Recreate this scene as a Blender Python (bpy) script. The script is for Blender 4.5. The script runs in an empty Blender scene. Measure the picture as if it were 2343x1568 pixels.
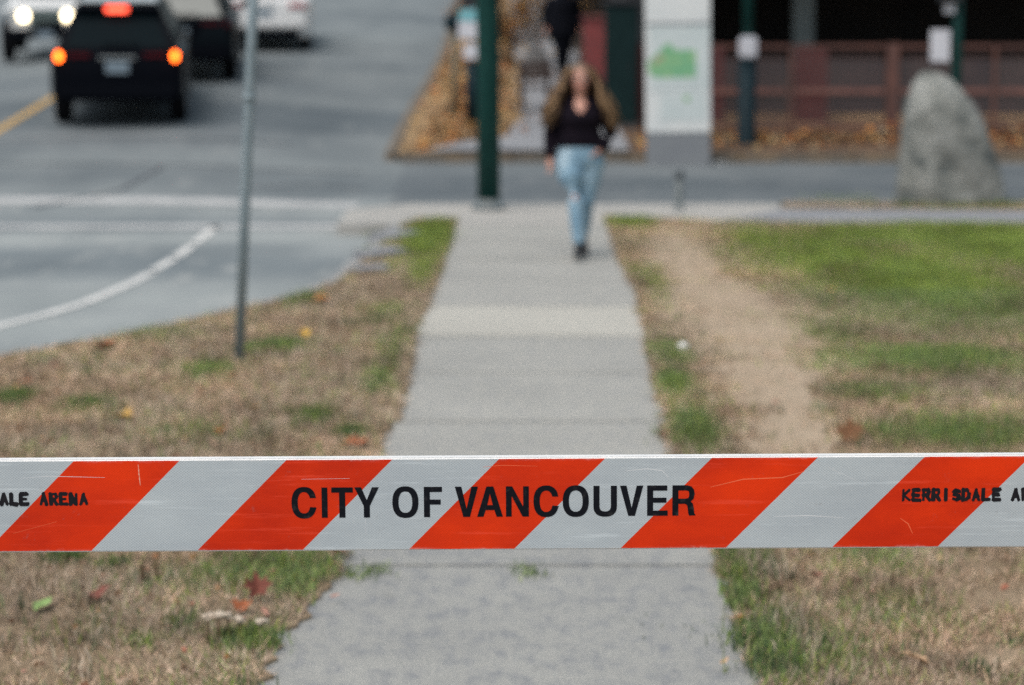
import bpy, bmesh, math, random
import numpy as np
from mathutils import Vector, Matrix
from mathutils.geometry import tessellate_polygon
R = math.radians
random.seed(7); rng = np.random.default_rng(11)
scene = bpy.context.scene
COL = scene.collection

# ------------------------------------------------------------------ camera, sky, sun, exposure
EYE = 2.16; FOC = 5200.0; PITCH = math.atan(773 / FOC)
cam = bpy.data.cameras.new('camera'); cam.sensor_width = 36; cam.lens = 36 * FOC / 2343
cam.clip_start = 0.05; cam.clip_end = 3000
cam.dof.use_dof = True; cam.dof.focus_distance = 5.12; cam.dof.aperture_fstop = 2.4; cam.dof.aperture_blades = 0
camo = bpy.data.objects.new('camera', cam); COL.objects.link(camo)
camo.location = (0, 0, EYE); camo.rotation_euler = (math.pi / 2 - PITCH, 0, 0)
scene.camera = camo
SUN_EL, SUN_AZ = R(60), R(222)          # azimuth clockwise from +Y: high, behind the camera to its left
world = bpy.data.worlds.new('World'); scene.world = world; world.use_nodes = True
wn = world.node_tree; wn.nodes.clear()
sky = wn.nodes.new('ShaderNodeTexSky'); sky.sky_type = 'NISHITA'; sky.sun_disc = False
sky.sun_elevation = SUN_EL; sky.sun_rotation = SUN_AZ; sky.air_density = 1.0; sky.dust_density = 4.0; sky.ozone_density = 1.0
hs = wn.nodes.new('ShaderNodeHueSaturation'); hs.inputs['Saturation'].default_value = 0.66; hs.inputs['Hue'].default_value = 0.468
bg = wn.nodes.new('ShaderNodeBackground'); bg.inputs['Strength'].default_value = 0.13
wo = wn.nodes.new('ShaderNodeOutputWorld')
wn.links.new(sky.outputs[0], hs.inputs['Color']); wn.links.new(hs.outputs[0], bg.inputs[0]); wn.links.new(bg.outputs[0], wo.inputs[0])
sun = bpy.data.lights.new('sun', 'SUN'); sun.energy = 1.15; sun.angle = R(50); sun.color = (1.0, 0.955, 0.84)
suno = bpy.data.objects.new('sun', sun); COL.objects.link(suno)
sd = Vector((math.sin(SUN_AZ) * math.cos(SUN_EL), math.cos(SUN_AZ) * math.cos(SUN_EL), math.sin(SUN_EL)))
suno.rotation_euler = sd.to_track_quat('Z', 'Y').to_euler(); suno.location = (0, 0, 20)
vs = scene.view_settings; vs.view_transform = 'Standard'; vs.look = 'None'; vs.exposure = 0.33; vs.gamma = 1.0; vs.use_curve_mapping = False
scene.render.engine = 'CYCLES'; scene.cycles.use_denoising = False
scene.cycles.max_bounces = 6; scene.cycles.sample_clamp_indirect = 4

# ------------------------------------------------------------------ survey: a point of the picture -> a place on the site
CP, SP = math.cos(PITCH), math.sin(PITCH)
def ray(px, py):
    u = (px - 1171.5) / FOC; v = (784 - py) / FOC
    return Vector((u, CP + v * SP, -SP + v * CP))
def G(px, py, z=0.0):
    d = ray(px, py); t = (z - EYE) / d.z
    return Vector((d.x * t, d.y * t, z))
def P(px, py, Y):
    d = ray(px, py); t = Y / d.y
    return Vector((d.x * t, Y, EYE + d.z * t))
def sm(a, b, x):
    t = np.clip((np.asarray(x, float) - a) / (b - a), 0, 1); return t * t * (3 - 2 * t)
ZY = [-60, 24, 26.5, 29.4, 32.5, 37, 43.7, 60, 120, 400]
ZV = [-.12, -.12, 0.0, .2, .46, .83, 1.29, 2.3, 5.2, 16]
RY = [-60, 24.8, 26, 29.4, 31.6, 36, 46, 60, 120, 400]
RV = [-.12, -.12, -.09, .08, .2, .55, 1.33, 2.3, 5.2, 16]
def zroad(x, y):
    x = np.asarray(x, float); y = np.asarray(y, float)
    a = np.interp(y, ZY, ZV); b = np.interp(y, RY, RV)
    return a + (b - a) * sm(-4.4, -1.4, x) - 0.1 * np.clip(-7.2 - x, 0, 5) * sm(30, 38, y)
def zright(y): return float(np.interp(y, RY, RV))

# ------------------------------------------------------------------ materials
def new_mat(name):
    m = bpy.data.materials.new(name); m.use_nodes = True
    nt = m.node_tree; b = nt.nodes['Principled BSDF']
    return m, nt, b
def N(nt, t, **k):
    n = nt.nodes.new(t)
    for a, v in k.items(): setattr(n, a, v)
    return n
def noise(nt, co, scale, detail=6, rough=.6, stretch=None):
    if stretch:
        mp = N(nt, 'ShaderNodeMapping'); mp.inputs['Scale'].default_value = stretch
        nt.links.new(co, mp.inputs[0]); co = mp.outputs[0]
    n = N(nt, 'ShaderNodeTexNoise'); n.inputs['Scale'].default_value = scale
    n.inputs['Detail'].default_value = detail; n.inputs['Roughness'].default_value = rough
    nt.links.new(co, n.inputs['Vector']); return n.outputs['Fac']
def ramp(nt, fac, stops):
    r = N(nt, 'ShaderNodeValToRGB'); e = r.color_ramp.elements
    while len(e) < len(stops): e.new(0.5)
    for k, (p, c) in enumerate(stops): e[k].position = p; e[k].color = (*c, 1) if len(c) == 3 else c
    nt.links.new(fac, r.inputs[0]); return r.outputs[0]
def mixc(nt, fac, a, b, mode='MIX'):
    m = N(nt, 'ShaderNodeMix', data_type='RGBA', blend_type=mode)
    if isinstance(fac, (int, float)): m.inputs[0].default_value = fac
    else: nt.links.new(fac, m.inputs[0])
    for s, v in ((m.inputs[6], a), (m.inputs[7], b)):
        if isinstance(v, tuple): s.default_value = (*v, 1)
        else: nt.links.new(v, s)
    return m.outputs[2]
def bump(nt, b, h, strength, dist=.01):
    n = N(nt, 'ShaderNodeBump'); n.inputs['Strength'].default_value = strength; n.inputs['Distance'].default_value = dist
    nt.links.new(h, n.inputs['Height']); nt.links.new(n.outputs[0], b.inputs['Normal'])
def M(name, c, c2=None, scale=6, rough=.8, bscale=0, bstr=.3, metal=0, emit=None, estr=1, spec=.5, contrast=(.35, .65), coat=0, stretch=None, bdist=.005):
    m, nt, b = new_mat(name)
    b.inputs['Roughness'].default_value = rough; b.inputs['Metallic'].default_value = metal
    b.inputs['Specular IOR Level'].default_value = spec; b.inputs['Coat Weight'].default_value = coat
    co = N(nt, 'ShaderNodeTexCoord').outputs['Object']
    if c2:
        col = ramp(nt, noise(nt, co, scale, stretch=stretch), [(contrast[0], c), (contrast[1], c2)])
        nt.links.new(col, b.inputs['Base Color'])
    else: b.inputs['Base Color'].default_value = (*c, 1)
    if bscale: bump(nt, b, noise(nt, co, bscale, 4), bstr, bdist)
    if emit:
        b.inputs['Emission Color'].default_value = (*emit, 1); b.inputs['Emission Strength'].default_value = estr
    return m
def asphalt(name, lo, hi, light):
    m, nt, b = new_mat(name); co = N(nt, 'ShaderNodeTexCoord').outputs['Object']
    base = ramp(nt, noise(nt, co, .55, 5, .55, (1.6, .7, 1)), [(.32, lo), (.68, hi)])
    grit = ramp(nt, noise(nt, co, 60, 2, .7), [(.3, (.86, .86, .86)), (.7, (1.12, 1.12, 1.12))])
    c = mixc(nt, 1.0, base, grit, 'MULTIPLY')
    bd_ = ramp(nt, noise(nt, co, 1.0, 4, .5, (.07, .42, 1)), [(.36, (.62, .66, .7)), (.52, (1, 1, 1)), (.7, (1.12, 1.12, 1.1))]); c = mixc(nt, 1.0, c, bd_, 'MULTIPLY')
    sp = ramp(nt, noise(nt, co, 2.2, 8, .7, (1, .35, 1)), [(.55, (0, 0, 0)), (.75, (1, 1, 1))])
    c = mixc(nt, sp, c, light)
    if name.startswith('worn'):      # colour lighter on the near stretch, darker up the hill, edge broken by noise
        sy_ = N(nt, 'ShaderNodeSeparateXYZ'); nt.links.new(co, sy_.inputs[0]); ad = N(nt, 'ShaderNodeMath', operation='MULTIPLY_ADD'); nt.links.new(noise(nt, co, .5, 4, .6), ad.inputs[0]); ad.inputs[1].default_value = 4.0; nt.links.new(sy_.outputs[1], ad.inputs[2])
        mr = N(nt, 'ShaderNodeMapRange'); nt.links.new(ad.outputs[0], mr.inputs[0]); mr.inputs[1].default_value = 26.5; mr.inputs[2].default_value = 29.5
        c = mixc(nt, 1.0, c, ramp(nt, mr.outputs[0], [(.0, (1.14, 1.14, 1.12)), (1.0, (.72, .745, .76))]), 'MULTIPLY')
    nt.links.new(c, b.inputs['Base Color']); b.inputs['Roughness'].default_value = .85; b.inputs['Specular IOR Level'].default_value = .3
    bump(nt, b, noise(nt, co, 60, 3), .25, .004); return m
MAT = {}
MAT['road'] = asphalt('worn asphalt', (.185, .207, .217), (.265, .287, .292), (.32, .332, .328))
MAT['side'] = asphalt('darker asphalt', (.115, .135, .147), (.155, .174, .185), (.18, .195, .2))
def concrete(name, lo, hi, blue=(.2, .215, .24), bl=.5):
    m, nt, b = new_mat(name); tc = N(nt, 'ShaderNodeTexCoord'); co = N(nt, 'ShaderNodeNewGeometry').outputs['Position']
    base = ramp(nt, noise(nt, co, 1.3, 6, .6), [(.3, lo), (.7, hi)])
    st = ramp(nt, noise(nt, co, 13, 8, .72, (1, .5, 1)), [(.47, (0, 0, 0)), (.74, (bl, bl, bl))])
    c = mixc(nt, st, base, blue)
    sp = ramp(nt, noise(nt, co, 5, 3, .5, (1, .6, 1)), [(.68, (0, 0, 0)), (.78, (.5, .5, .5))]); c = mixc(nt, sp, c, tuple(v * .55 for v in lo))
    grit = ramp(nt, noise(nt, co, 75, 4, .85), [(.3, (.66, .66, .68)), (.5, (1, 1, 1)), (.7, (1.26, 1.25, 1.22))])
    c = mixc(nt, 1.0, c, grit, 'MULTIPLY')
    nt.links.new(c, b.inputs['Base Color']); b.inputs['Roughness'].default_value = .9; b.inputs['Specular IOR Level'].default_value = .25
    bump(nt, b, noise(nt, co, 190, 3), .55, .004); return m
MAT['slab'] = concrete('old grey concrete', (.315, .315, .295), (.375, .372, .345))
MAT['slab2'] = concrete('pale new concrete', (.42, .41, .37), (.46, .45, .405), bl=.15)
MAT['slab3'] = concrete('bluish exposed aggregate', (.28, .283, .272), (.345, .346, .325), (.15, .165, .195), .85)
MAT['apron'] = concrete('pale corner concrete', (.35, .345, .325), (.41, .4, .375), bl=.25)
MAT['kerb'] = concrete('kerb concrete', (.27, .28, .28), (.35, .352, .345))
MAT['bluepath'] = concrete('blue grey path', (.215, .225, .245), (.27, .28, .295), bl=.3)
MAT['paint'] = M('worn white road paint', (.62, .62, .6), (.42, .43, .43), 5, .8, contrast=(.45, .8))
MAT['paint2'] = M('faded crossing paint', (.5, .505, .5), (.3, .31, .315), 3, .85, contrast=(.35, .75))
MAT['yellow'] = M('worn yellow road paint', (.5, .31, .09), (.36, .27, .13), 4, .8, contrast=(.45, .8))

def soil_mat():
    m, nt, b = new_mat('dry lawn soil'); co = N(nt, 'ShaderNodeTexCoord').outputs['Object']
    c = ramp(nt, noise(nt, co, 1.7, 8, .65), [(.3, (.20, .145, .095)), (.5, (.33, .25, .175)), (.72, (.42, .325, .235))])
    g = ramp(nt, noise(nt, co, 55, 5, .8), [(.3, (.6, .6, .6)), (.7, (1.3, 1.28, 1.2))])
    c = mixc(nt, 1.0, c, g, 'MULTIPLY'); nt.links.new(c, b.inputs['Base Color']); b.inputs['Roughness'].default_value = 1
    b.inputs['Specular IOR Level'].default_value = .1
    bump(nt, b, noise(nt, co, 70, 5, .7), 1.0, .012); return m
MAT['soil'] = soil_mat()
MAT['leafbank'] = M('leaf covered bank', (.2, .12, .06), (.33, .22, .11), 1.6, 1, 30, .8, contrast=(.3, .62), bdist=.03)
def attr_mat(name, rough=.9, trans=0):
    m, nt, b = new_mat(name); a = N(nt, 'ShaderNodeAttribute', attribute_name='col')
    nt.links.new(a.outputs['Color'], b.inputs['Base Color']); b.inputs['Roughness'].default_value = rough
    b.inputs['Specular IOR Level'].default_value = .15; return m
MAT['grass'] = attr_mat('grass blades'); MAT['leaves'] = attr_mat('leaf litter'); MAT['hairs'] = attr_mat('hair strands', .55)

# ------------------------------------------------------------------ mesh helpers
def link(o, parent=None):
    COL.objects.link(o)
    if parent is not None: o.parent = parent
    return o
def mesh_obj(name, verts, faces, mat, parent=None, smooth=False):
    me = bpy.data.meshes.new(name); me.from_pydata([tuple(v) for v in verts], [], faces); me.update()
    if mat: me.materials.append(mat)
    if smooth: me.polygons.foreach_set('use_smooth', [True] * len(me.polygons))
    return link(bpy.data.objects.new(name, me), parent)
def bm_obj(name, bm, mat, parent=None, smooth=False, bev=0, seg=2):
    if bev: bmesh.ops.bevel(bm, geom=bm.edges[:], offset=bev, segments=seg, affect='EDGES', clamp_overlap=True)
    bmesh.ops.recalc_face_normals(bm, faces=bm.faces[:])
    me = bpy.data.meshes.new(name); bm.to_mesh(me); bm.free()
    if mat: me.materials.append(mat)
    if smooth: me.polygons.foreach_set('use_smooth', [True] * len(me.polygons))
    return link(bpy.data.objects.new(name, me), parent)
def tag(o, label, cat, group=None):
    o['label'] = label; o['category'] = cat
    if group: o['group'] = group
    return o
def struct(o): o['kind'] = 'structure'; return o
def stuff(o, label=None, cat=None):
    o['kind'] = 'stuff'
    if label: o['label'] = label; o['category'] = cat
    return o
def empty(name, loc, rz=0, rx=0):
    o = bpy.data.objects.new(name, None); o.location = loc; o.rotation_euler = (rx, 0, rz); o.empty_display_size = .1
    return link(o)
def box(bm, c, s, rot=None):
    m = Matrix.Translation(c) @ (rot.to_4x4() if rot else Matrix()) @ Matrix.Diagonal((*s, 1))
    return bmesh.ops.create_cube(bm, size=1, matrix=m)
def bx(name, c, s, mat, parent=None, bev=0, rot=None, seg=2):
    bm = bmesh.new(); box(bm, c, s, rot); return bm_obj(name, bm, mat, parent, False, bev, seg)
def frame_of(d):
    d = d.normalized(); a = Vector((0, 0, 1)) if abs(d.z) < .9 else Vector((0, 1, 0))
    u = d.cross(a).normalized(); return u, u.cross(d).normalized()
def tube(bm, pts, rad, n=12, cap=True):
    pts = [Vector(p) for p in pts]; rings = []
    for i, p in enumerate(pts):
        d = (pts[min(i + 1, len(pts) - 1)] - pts[max(i - 1, 0)])
        u, v = frame_of(d); r = rad[i] if isinstance(rad, (list, tuple)) else rad
        ru, rv = r if isinstance(r, tuple) else (r, r)
        rings.append([bm.verts.new(p + u * (ru * math.cos(2 * math.pi * k / n)) + v * (rv * math.sin(2 * math.pi * k / n))) for k in range(n)])
    for a, b in zip(rings, rings[1:]):
        for k in range(n): bm.faces.new((a[k], a[(k + 1) % n], b[(k + 1) % n], b[k]))
    if cap: bm.faces.new(rings[0][::-1]); bm.faces.new(rings[-1])
def tb(name, pts, rad, mat, parent=None, n=16, smooth=True):
    bm = bmesh.new(); tube(bm, pts, rad, n); return bm_obj(name, bm, mat, parent, smooth)
def ell(bm, c, r, rot=None, seg=20):
    m = Matrix.Translation(c) @ (rot.to_4x4() if rot else Matrix()) @ Matrix.Diagonal((*r, 1))
    bmesh.ops.create_uvsphere(bm, u_segments=seg, v_segments=seg * 2 // 3, radius=1, matrix=m)
def poly_faces(loops):
    """triangles of an outline with holes; returns verts2d, tris"""
    tri = tessellate_polygon([[Vector((p[0], p[1], 0)) for p in l] for l in loops])
    return [p for l in loops for p in l], tri
def sheet(name, outline, z, mat, parent=None, zf=None, skirt=0):
    """flat (or draped) plan sheet from a plan outline, with an optional vertical skirt down"""
    vs2, tri = poly_faces([outline]); n = len(outline)
    v = [(p[0], p[1], zf(p[0], p[1]) if zf else z) for p in vs2]; f = [tuple(t) for t in tri]
    if skirt:
        v += [(p[0], p[1], q[2] - skirt) for p, q in zip(outline, v[:n])]
        f += [(i, (i + 1) % n, n + (i + 1) % n, n + i) for i in range(n)]
    o = mesh_obj(name, v, f, mat, parent)
    bm = bmesh.new(); bm.from_mesh(o.data); bmesh.ops.recalc_face_normals(bm, faces=bm.faces[:])
    if skirt == 0:
        for fc in bm.faces:
            if fc.normal.z < 0: fc.normal_flip()
    bm.to_mesh(o.data); bm.free(); return o
def grid(name, xs, ys, zf, mat, parent=None, smooth=True):
    X, Y = np.meshgrid(xs, ys); Z = zf(X, Y); nx, ny = len(xs), len(ys)
    v = np.stack([X.ravel(), Y.ravel(), Z.ravel()], 1)
    f = [(j * nx + i, j * nx + i + 1, (j + 1) * nx + i + 1, (j + 1) * nx + i) for j in range(ny - 1) for i in range(nx - 1)]
    return mesh_obj(name, v, f, mat, parent, smooth)
def jag(pts, step=.07, amp=.025, seed=0):
    """a polyline resampled with small random sideways wobble"""
    r = random.Random(seed); out = []
    for a, b in zip(pts, pts[1:]):
        a = Vector(a[:2]); b = Vector(b[:2]); L = (b - a).length; n = max(1, int(L / step)); nn = Vector((-(b - a).y, (b - a).x)).normalized()
        for k in range(n): out.append(a.lerp(b, k / n) + nn * r.uniform(-amp, amp))
    out.append(Vector(pts[-1][:2])); return out
def strip(name, pts, w, zf, mat, parent=None, sub=4):
    """painted line of width w along a plan polyline"""
    p = []
    for a, b in zip(pts, pts[1:]):
        a = Vector(a[:2]); b = Vector(b[:2])
        for k in range(sub): p.append(a.lerp(b, k / sub))
    p.append(Vector(pts[-1][:2])); v = []; f = []
    for i, q in enumerate(p):
        d = (p[min(i + 1, len(p) - 1)] - p[max(i - 1, 0)]).normalized(); nn = Vector((-d.y, d.x)) * w / 2
        for s in (q + nn, q - nn): v.append((s.x, s.y, float(zf(s.x, s.y))))
    for i in range(len(p) - 1): f.append((2 * i, 2 * i + 1, 2 * i + 3, 2 * i + 2))
    return mesh_obj(name, v, f, mat, parent)
def inside(poly, x, y):
    """vectorised point in polygon"""
    c = np.zeros(len(x), bool); n = len(poly)
    for i in range(n):
        x0, y0 = poly[i][0], poly[i][1]; x1, y1 = poly[i - 1][0], poly[i - 1][1]
        if y0 == y1: continue
        c ^= ((y0 > y) != (y1 > y)) & (x < (x1 - x0) * (y - y0) / (y1 - y0) + x0)
    return c

# ------------------------------------------------------------------ ground, roads, pavements
struct(grid('ground', np.array([-400, -120, -60, -14, -4.4, -1.4, 0, 4, 40, 120, 400.]), np.array([-200, -20, 0, 24, 26, 29.4, 32.5, 37, 44, 60, 120, 400.]), lambda x, y: zroad(x, y) - .35, MAT['soil']))
xs = np.concatenate([np.linspace(-40, -12, 8), np.linspace(-11.5, -1.4, 24)])
ys = np.concatenate([np.linspace(-40, 22, 20), np.linspace(23, 62, 60), np.linspace(66, 220, 24)])
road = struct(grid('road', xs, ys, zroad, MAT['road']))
xs2 = np.concatenate([np.linspace(-1.4, 4, 8), np.linspace(5, 60, 20)])
side = struct(grid('side_street', xs2, np.linspace(24.9, 30.2, 12), lambda x, y: zroad(x, y) , MAT['side']))
rz = lambda x, y: zroad(x, y) + .006
# lane edge line, crossing bands and the yellow centre line, each its own painted marking on the road
ln = [G(px, py, -.12) for px, py in [(-320, 850), (-140, 790), (0, 745), (110, 718), (200, 690), (300, 648), (345, 624)]]
struct(strip('lane_line', ln, .105, rz, MAT['paint'], None))
for seg in ([(352, 618), (375, 605), (396, 592)], [(403, 588), (425, 572), (440, 561)], [(447, 556), (470, 538), (494, 517)]):
    struct(strip('lane_line', [G(px, py, -.12) for px, py in seg], .1, rz, MAT['paint'], None))
MAT['tar'] = M('tar seam', (.07, .08, .09), (.1, .11, .12), 6, .7)
for seg in ([(-9, 28.6), (-6, 28.9), (-3.4, 28.7), (-1.9, 28.8)], [(-5.3, 25.2), (-4.6, 26.6), (-4.4, 28.6)], [(-3.2, 27.0), (-2.4, 27.5), (-1.8, 27.3)], [(-8, 31.0), (-5, 31.3), (-3, 31.1)]):
    struct(strip('tar_seam', seg, .07, rz, MAT['tar'], None, 8))
for y0, w, mt, x0 in ((23.55, .42, 'paint2', -1.75), (25.75, .55, 'paint2', -1.75)):
    struct(strip('crossing_line', [(-14, y0 + .1), (-9, y0 + .05), (-5, y0), (x0, y0)], w, rz, MAT[mt], None, 12))
for y0, y1 in ((26.8, 41), (41.6, 90)):
    struct(strip('centre_line', [(-7.25, y0), (-7.2, (y0 + y1) / 2), (-7.2, y1)], .14, rz, MAT['yellow'], None, 30))

L_EDGE = [G(px, py) for px, py in [(1046, 500), (1002, 640), (955, 755), (932, 880), (908, 960), (866, 1035), (802, 1230), (768, 1320), (700, 1415), (628, 1460), (634, 1500), (606, 1568), (540, 1750), (380, 2300)]]
R_EDGE = [G(px, py) for px, py in [(1385, 492), (1420, 600), (1460, 680), (1480, 760), (1495, 880), (1520, 960), (1532, 1040), (1600, 1180), (1648, 1260), (1662, 1360), (1682, 1410), (1704, 1470), (1742, 1568), (1800, 1750), (1950, 2300)]]
KERB = [G(px, py) for px, py in [(-1800, 1130), (-600, 925), (0, 822), (200, 785), (400, 745), (560, 705), (680, 682), (775, 645), (830, 600), (880, 555), (925, 515), (960, 500)]]
L_OUT = jag(L_EDGE, .06, .03, 1); K_OUT = jag(KERB, .08, .025, 2); R_OUT = jag(R_EDGE, .06, .03, 3)
far_l = KERB[-1]
lawn_l = [tuple(p) for p in L_OUT] + [(-4.0, 2.0), (-9.0, 4.0)] + [tuple(p) for p in K_OUT]
lawn_r = [tuple(p) for p in R_OUT][::-1] + [(p[0], p[1]) for p in jag([(R_EDGE[0].x, R_EDGE[0].y), (1.9, 22.75), (3.2, 22.55), (8, 22.2), (30, 21.5)], .12, .03, 5)] + [(30, -4), (1.5, -4)]
struct(sheet('verge', lawn_l, .012, MAT['soil'], None, None, .16))
struct(sheet('lawn', lawn_r, .012, MAT['soil'], None, None, .16))
MAT['trail'] = concrete('bare pale dirt', (.36, .28, .2), (.45, .36, .265), (.27, .215, .15), .7)
tl = [(1520, 500), (1470, 560), (1478, 640), (1505, 700), (1540, 770), (1600, 840), (1665, 910), (1700, 980), (1725, 1060), (1830, 1180)]; tr = [(2040, 1180), (1955, 1060), (1905, 970), (1880, 890), (1885, 810), (1960, 735), (1830, 690), (1700, 650), (1660, 600), (1650, 520)]
struct(sheet('dirt_trail', [tuple(p) for p in jag([G(*q) for q in tl + tr + tl[:1]], .11, .11, 12)][:-1], .017, MAT['trail']))
# kerb stones along the verge (butted end to end, road side of the verge edge)
kerb = struct(empty('kerb', (0, 0, 0)))
kp = [Vector(p[:2]) for p in KERB]; acc = []
for a, b in zip(kp, kp[1:]):
    L = (b - a).length; n = max(1, round(L / .9))
    for k in range(n): acc.append((a.lerp(b, k / n), a.lerp(b, (k + 1) / n)))
for i, (a, b) in enumerate(acc):
    d = (b - a); nn = Vector((-d.y, d.x)).normalized(); m = (a + b) / 2 + nn * .06
    if m.y < 7: continue
    tilt = random.uniform(-.02, .02) if i < len(acc) - 6 else random.uniform(-.1, .1)
    bx('kerb_stone', (m.x, m.y, -.07 + random.uniform(-.008, .004)), (d.length - .012, .15, .155), MAT['kerb'], kerb, .012,
       Matrix.Rotation(math.atan2(d.y, d.x) + tilt, 3, 'Z') @ Matrix.Rotation(tilt * .5, 3, 'X'))
# broken kerb blocks heaved up at the corner
for i, (px, py, s, r) in enumerate([(872, 588, (.5, .26, .13), .95), (905, 545, (.55, .3, .12), 1.1), (850, 622, (.3, .2, .1), .5)]):
    g = G(px, py); bx('broken_slab', (g.x, g.y, .0), s, MAT['bluepath'], kerb, .02, Matrix.Rotation(r, 3, 'Z') @ Matrix.Rotation(.08, 3, 'X'))

# sidewalk slabs: each slab a piece, joints recessed
sidewalk = struct(empty('sidewalk', (0, 0, 0)))
a0, a1 = G(1040, 515), G(664, 1560); b0, b1 = G(1393, 515), G(1748, 1560)
lx = lambda y: a0.x + (a1.x - a0.x) * (y - a0.y) / (a1.y - a0.y)
rx_ = lambda y: b0.x + (b1.x - b0.x) * (y - b0.y) / (b1.y - b0.y)
J = [2.2, 3.8, 5.4, 7.0, 8.62, 10.15, 11.7, 13.3, 14.85, 16.35, 17.85, 19.4, 20.95, 22.55]
for i, (y0, y1) in enumerate(zip(J, J[1:])):
    m = MAT['slab3'] if y1 < 10.5 else MAT['slab2'] if abs(y0 - 14.85) < .1 else MAT['slab']
    ex = .55 if y0 < 8 else .3 if y0 < 9 else .14
    g = .015; dz = random.uniform(-.004, .004)
    bm = bmesh.new()
    vsq = [(lx(y0) - ex, y0 + g), (rx_(y0) + .2, y0 + g), (rx_(y1) + .2, y1 - g), (lx(y1) - ex, y1 - g)]
    t_ = [bm.verts.new((x, y, dz)) for x, y in vsq]; b_ = [bm.verts.new((x, y, -.1)) for x, y in vsq]
    bm.faces.new(t_); bm.faces.new(b_[::-1])
    for k in range(4): bm.faces.new((t_[k], b_[k], b_[(k + 1) % 4], t_[(k + 1) % 4]))
    bm_obj('slab', bm, m, sidewalk, False, .008, 2)
bed = struct(sheet('sidewalk_bed', [(-1.6, 1), (1.9, 1), (1.9, 22.6), (-.9, 22.6)], -.03, M('dark joint dirt', (.05, .045, .035), (.09, .08, .06), 12, 1), None, None, .1))
# corner apron and the blue-grey path that branches off to the right
apr = [(-1.75, 22.62), (-.62, 22.6), (1.95, 22.6), (2.3, 23.2), (2.9, 24.3), (2.9, 24.98), (-1.1, 24.98), (-1.75, 24.2)]
struct(sheet('corner_pavement', apr, .0, MAT['apron'], None, lambda x, y: .0 if y < 24 else -.0, .14))
pth = [(2.0, 22.75), (3.3, 22.55), (8, 22.2), (30, 21.5), (30, 23.1), (8, 23.75), (3.6, 24.1), (2.9, 24.2), (2.35, 23.2)]
struct(sheet('path', pth, .018, MAT['bluepath'], None, None, .16))
str_l = [(2.95, 24.22), (3.6, 24.14), (8, 23.79), (30, 23.14), (30, 24.85), (2.95, 24.85)]
struct(sheet('grass_strip', str_l, .014, MAT['soil'], None, None, .16))
nk = struct(empty('near_kerb', (0, 0, 0)))
x = 2.95
while x < 22:
    bx('kerb_stone', (x + .6, 24.92, -.05), (1.185, .13, .16), MAT['kerb'], nk, .015); x += 1.2
# far side: leaf-strewn bank, far pavement and its kerb
def edge_shift(y): return -.3 * float(1 - sm(30, 45, y))
xs3 = np.concatenate([np.linspace(-1.22, 2, 10), np.linspace(3, 60, 16)]); ys3 = np.concatenate([np.linspace(30.05, 62, 50), np.linspace(66, 220, 20)])
def zbank(x, y): return np.interp(y, RY, RV) + .1 + .22 * np.exp(-((np.asarray(x) + .55) / .45) ** 2) * sm(31, 34, y) * (1 - .5 * sm(40, 46, y)) + .02 * np.sin(np.asarray(x) * 5) * np.sin(np.asarray(y) * 3)
bank = struct(grid('bank', xs3, ys3, zbank, MAT['leafbank']))
for v_ in bank.data.vertices:
    if v_.co.x < -1.2: v_.co.x += edge_shift(v_.co.y)
struct(grid('fence_bed', np.linspace(1.55, 26, 30), np.linspace(30.1, 34.2, 10), lambda x, y: zbank(x, y) + .012, M('dark leaf mould', (.06, .04, .03), (.16, .09, .045), 2.5, 1, 40, .8)))
ysf = np.linspace(30.1, 60, 50)
struct(grid('far_pavement', np.array([-.05, .7, 1.54]), ysf, lambda x, y: np.interp(y, RY, RV) + .135, MAT['bluepath']))
struct(sheet('far_corner_pavement', [(-1.15, 30.08), (1.56, 30.08), (1.56, 31.9), (.1, 31.9), (-.55, 31.3)], 0, MAT['bluepath'], None, lambda x, y: float(np.interp(y, RY, RV)) + .15))
fk = struct(empty('far_kerb', (0, 0, 0))); MAT['kerb2'] = M('dark brown kerb', (.11, .105, .095), (.2, .15, .1), 3, .9, 60, .4)  # both far kerb runs share one dark brownish grey
x = -1.5
while x < 22:
    bx('kerb_stone', (x + .75, 29.98, zright(29.98) + .02), (1.485, .15, .2), MAT['kerb2'], fk, .015); x += 1.5
y = 30.1
while y < 60:
    s = zright(y + 1.5) - zright(y)
    bx('kerb_stone', (-1.31 + edge_shift(y + .75), y + .75, (zright(y) + zright(y + 1.5)) / 2 + .02), (.15, 1.485, .2), MAT['kerb2'], fk, .015, Matrix.Rotation(math.atan2(s, 1.5), 3, 'X')); y += 1.5

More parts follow.
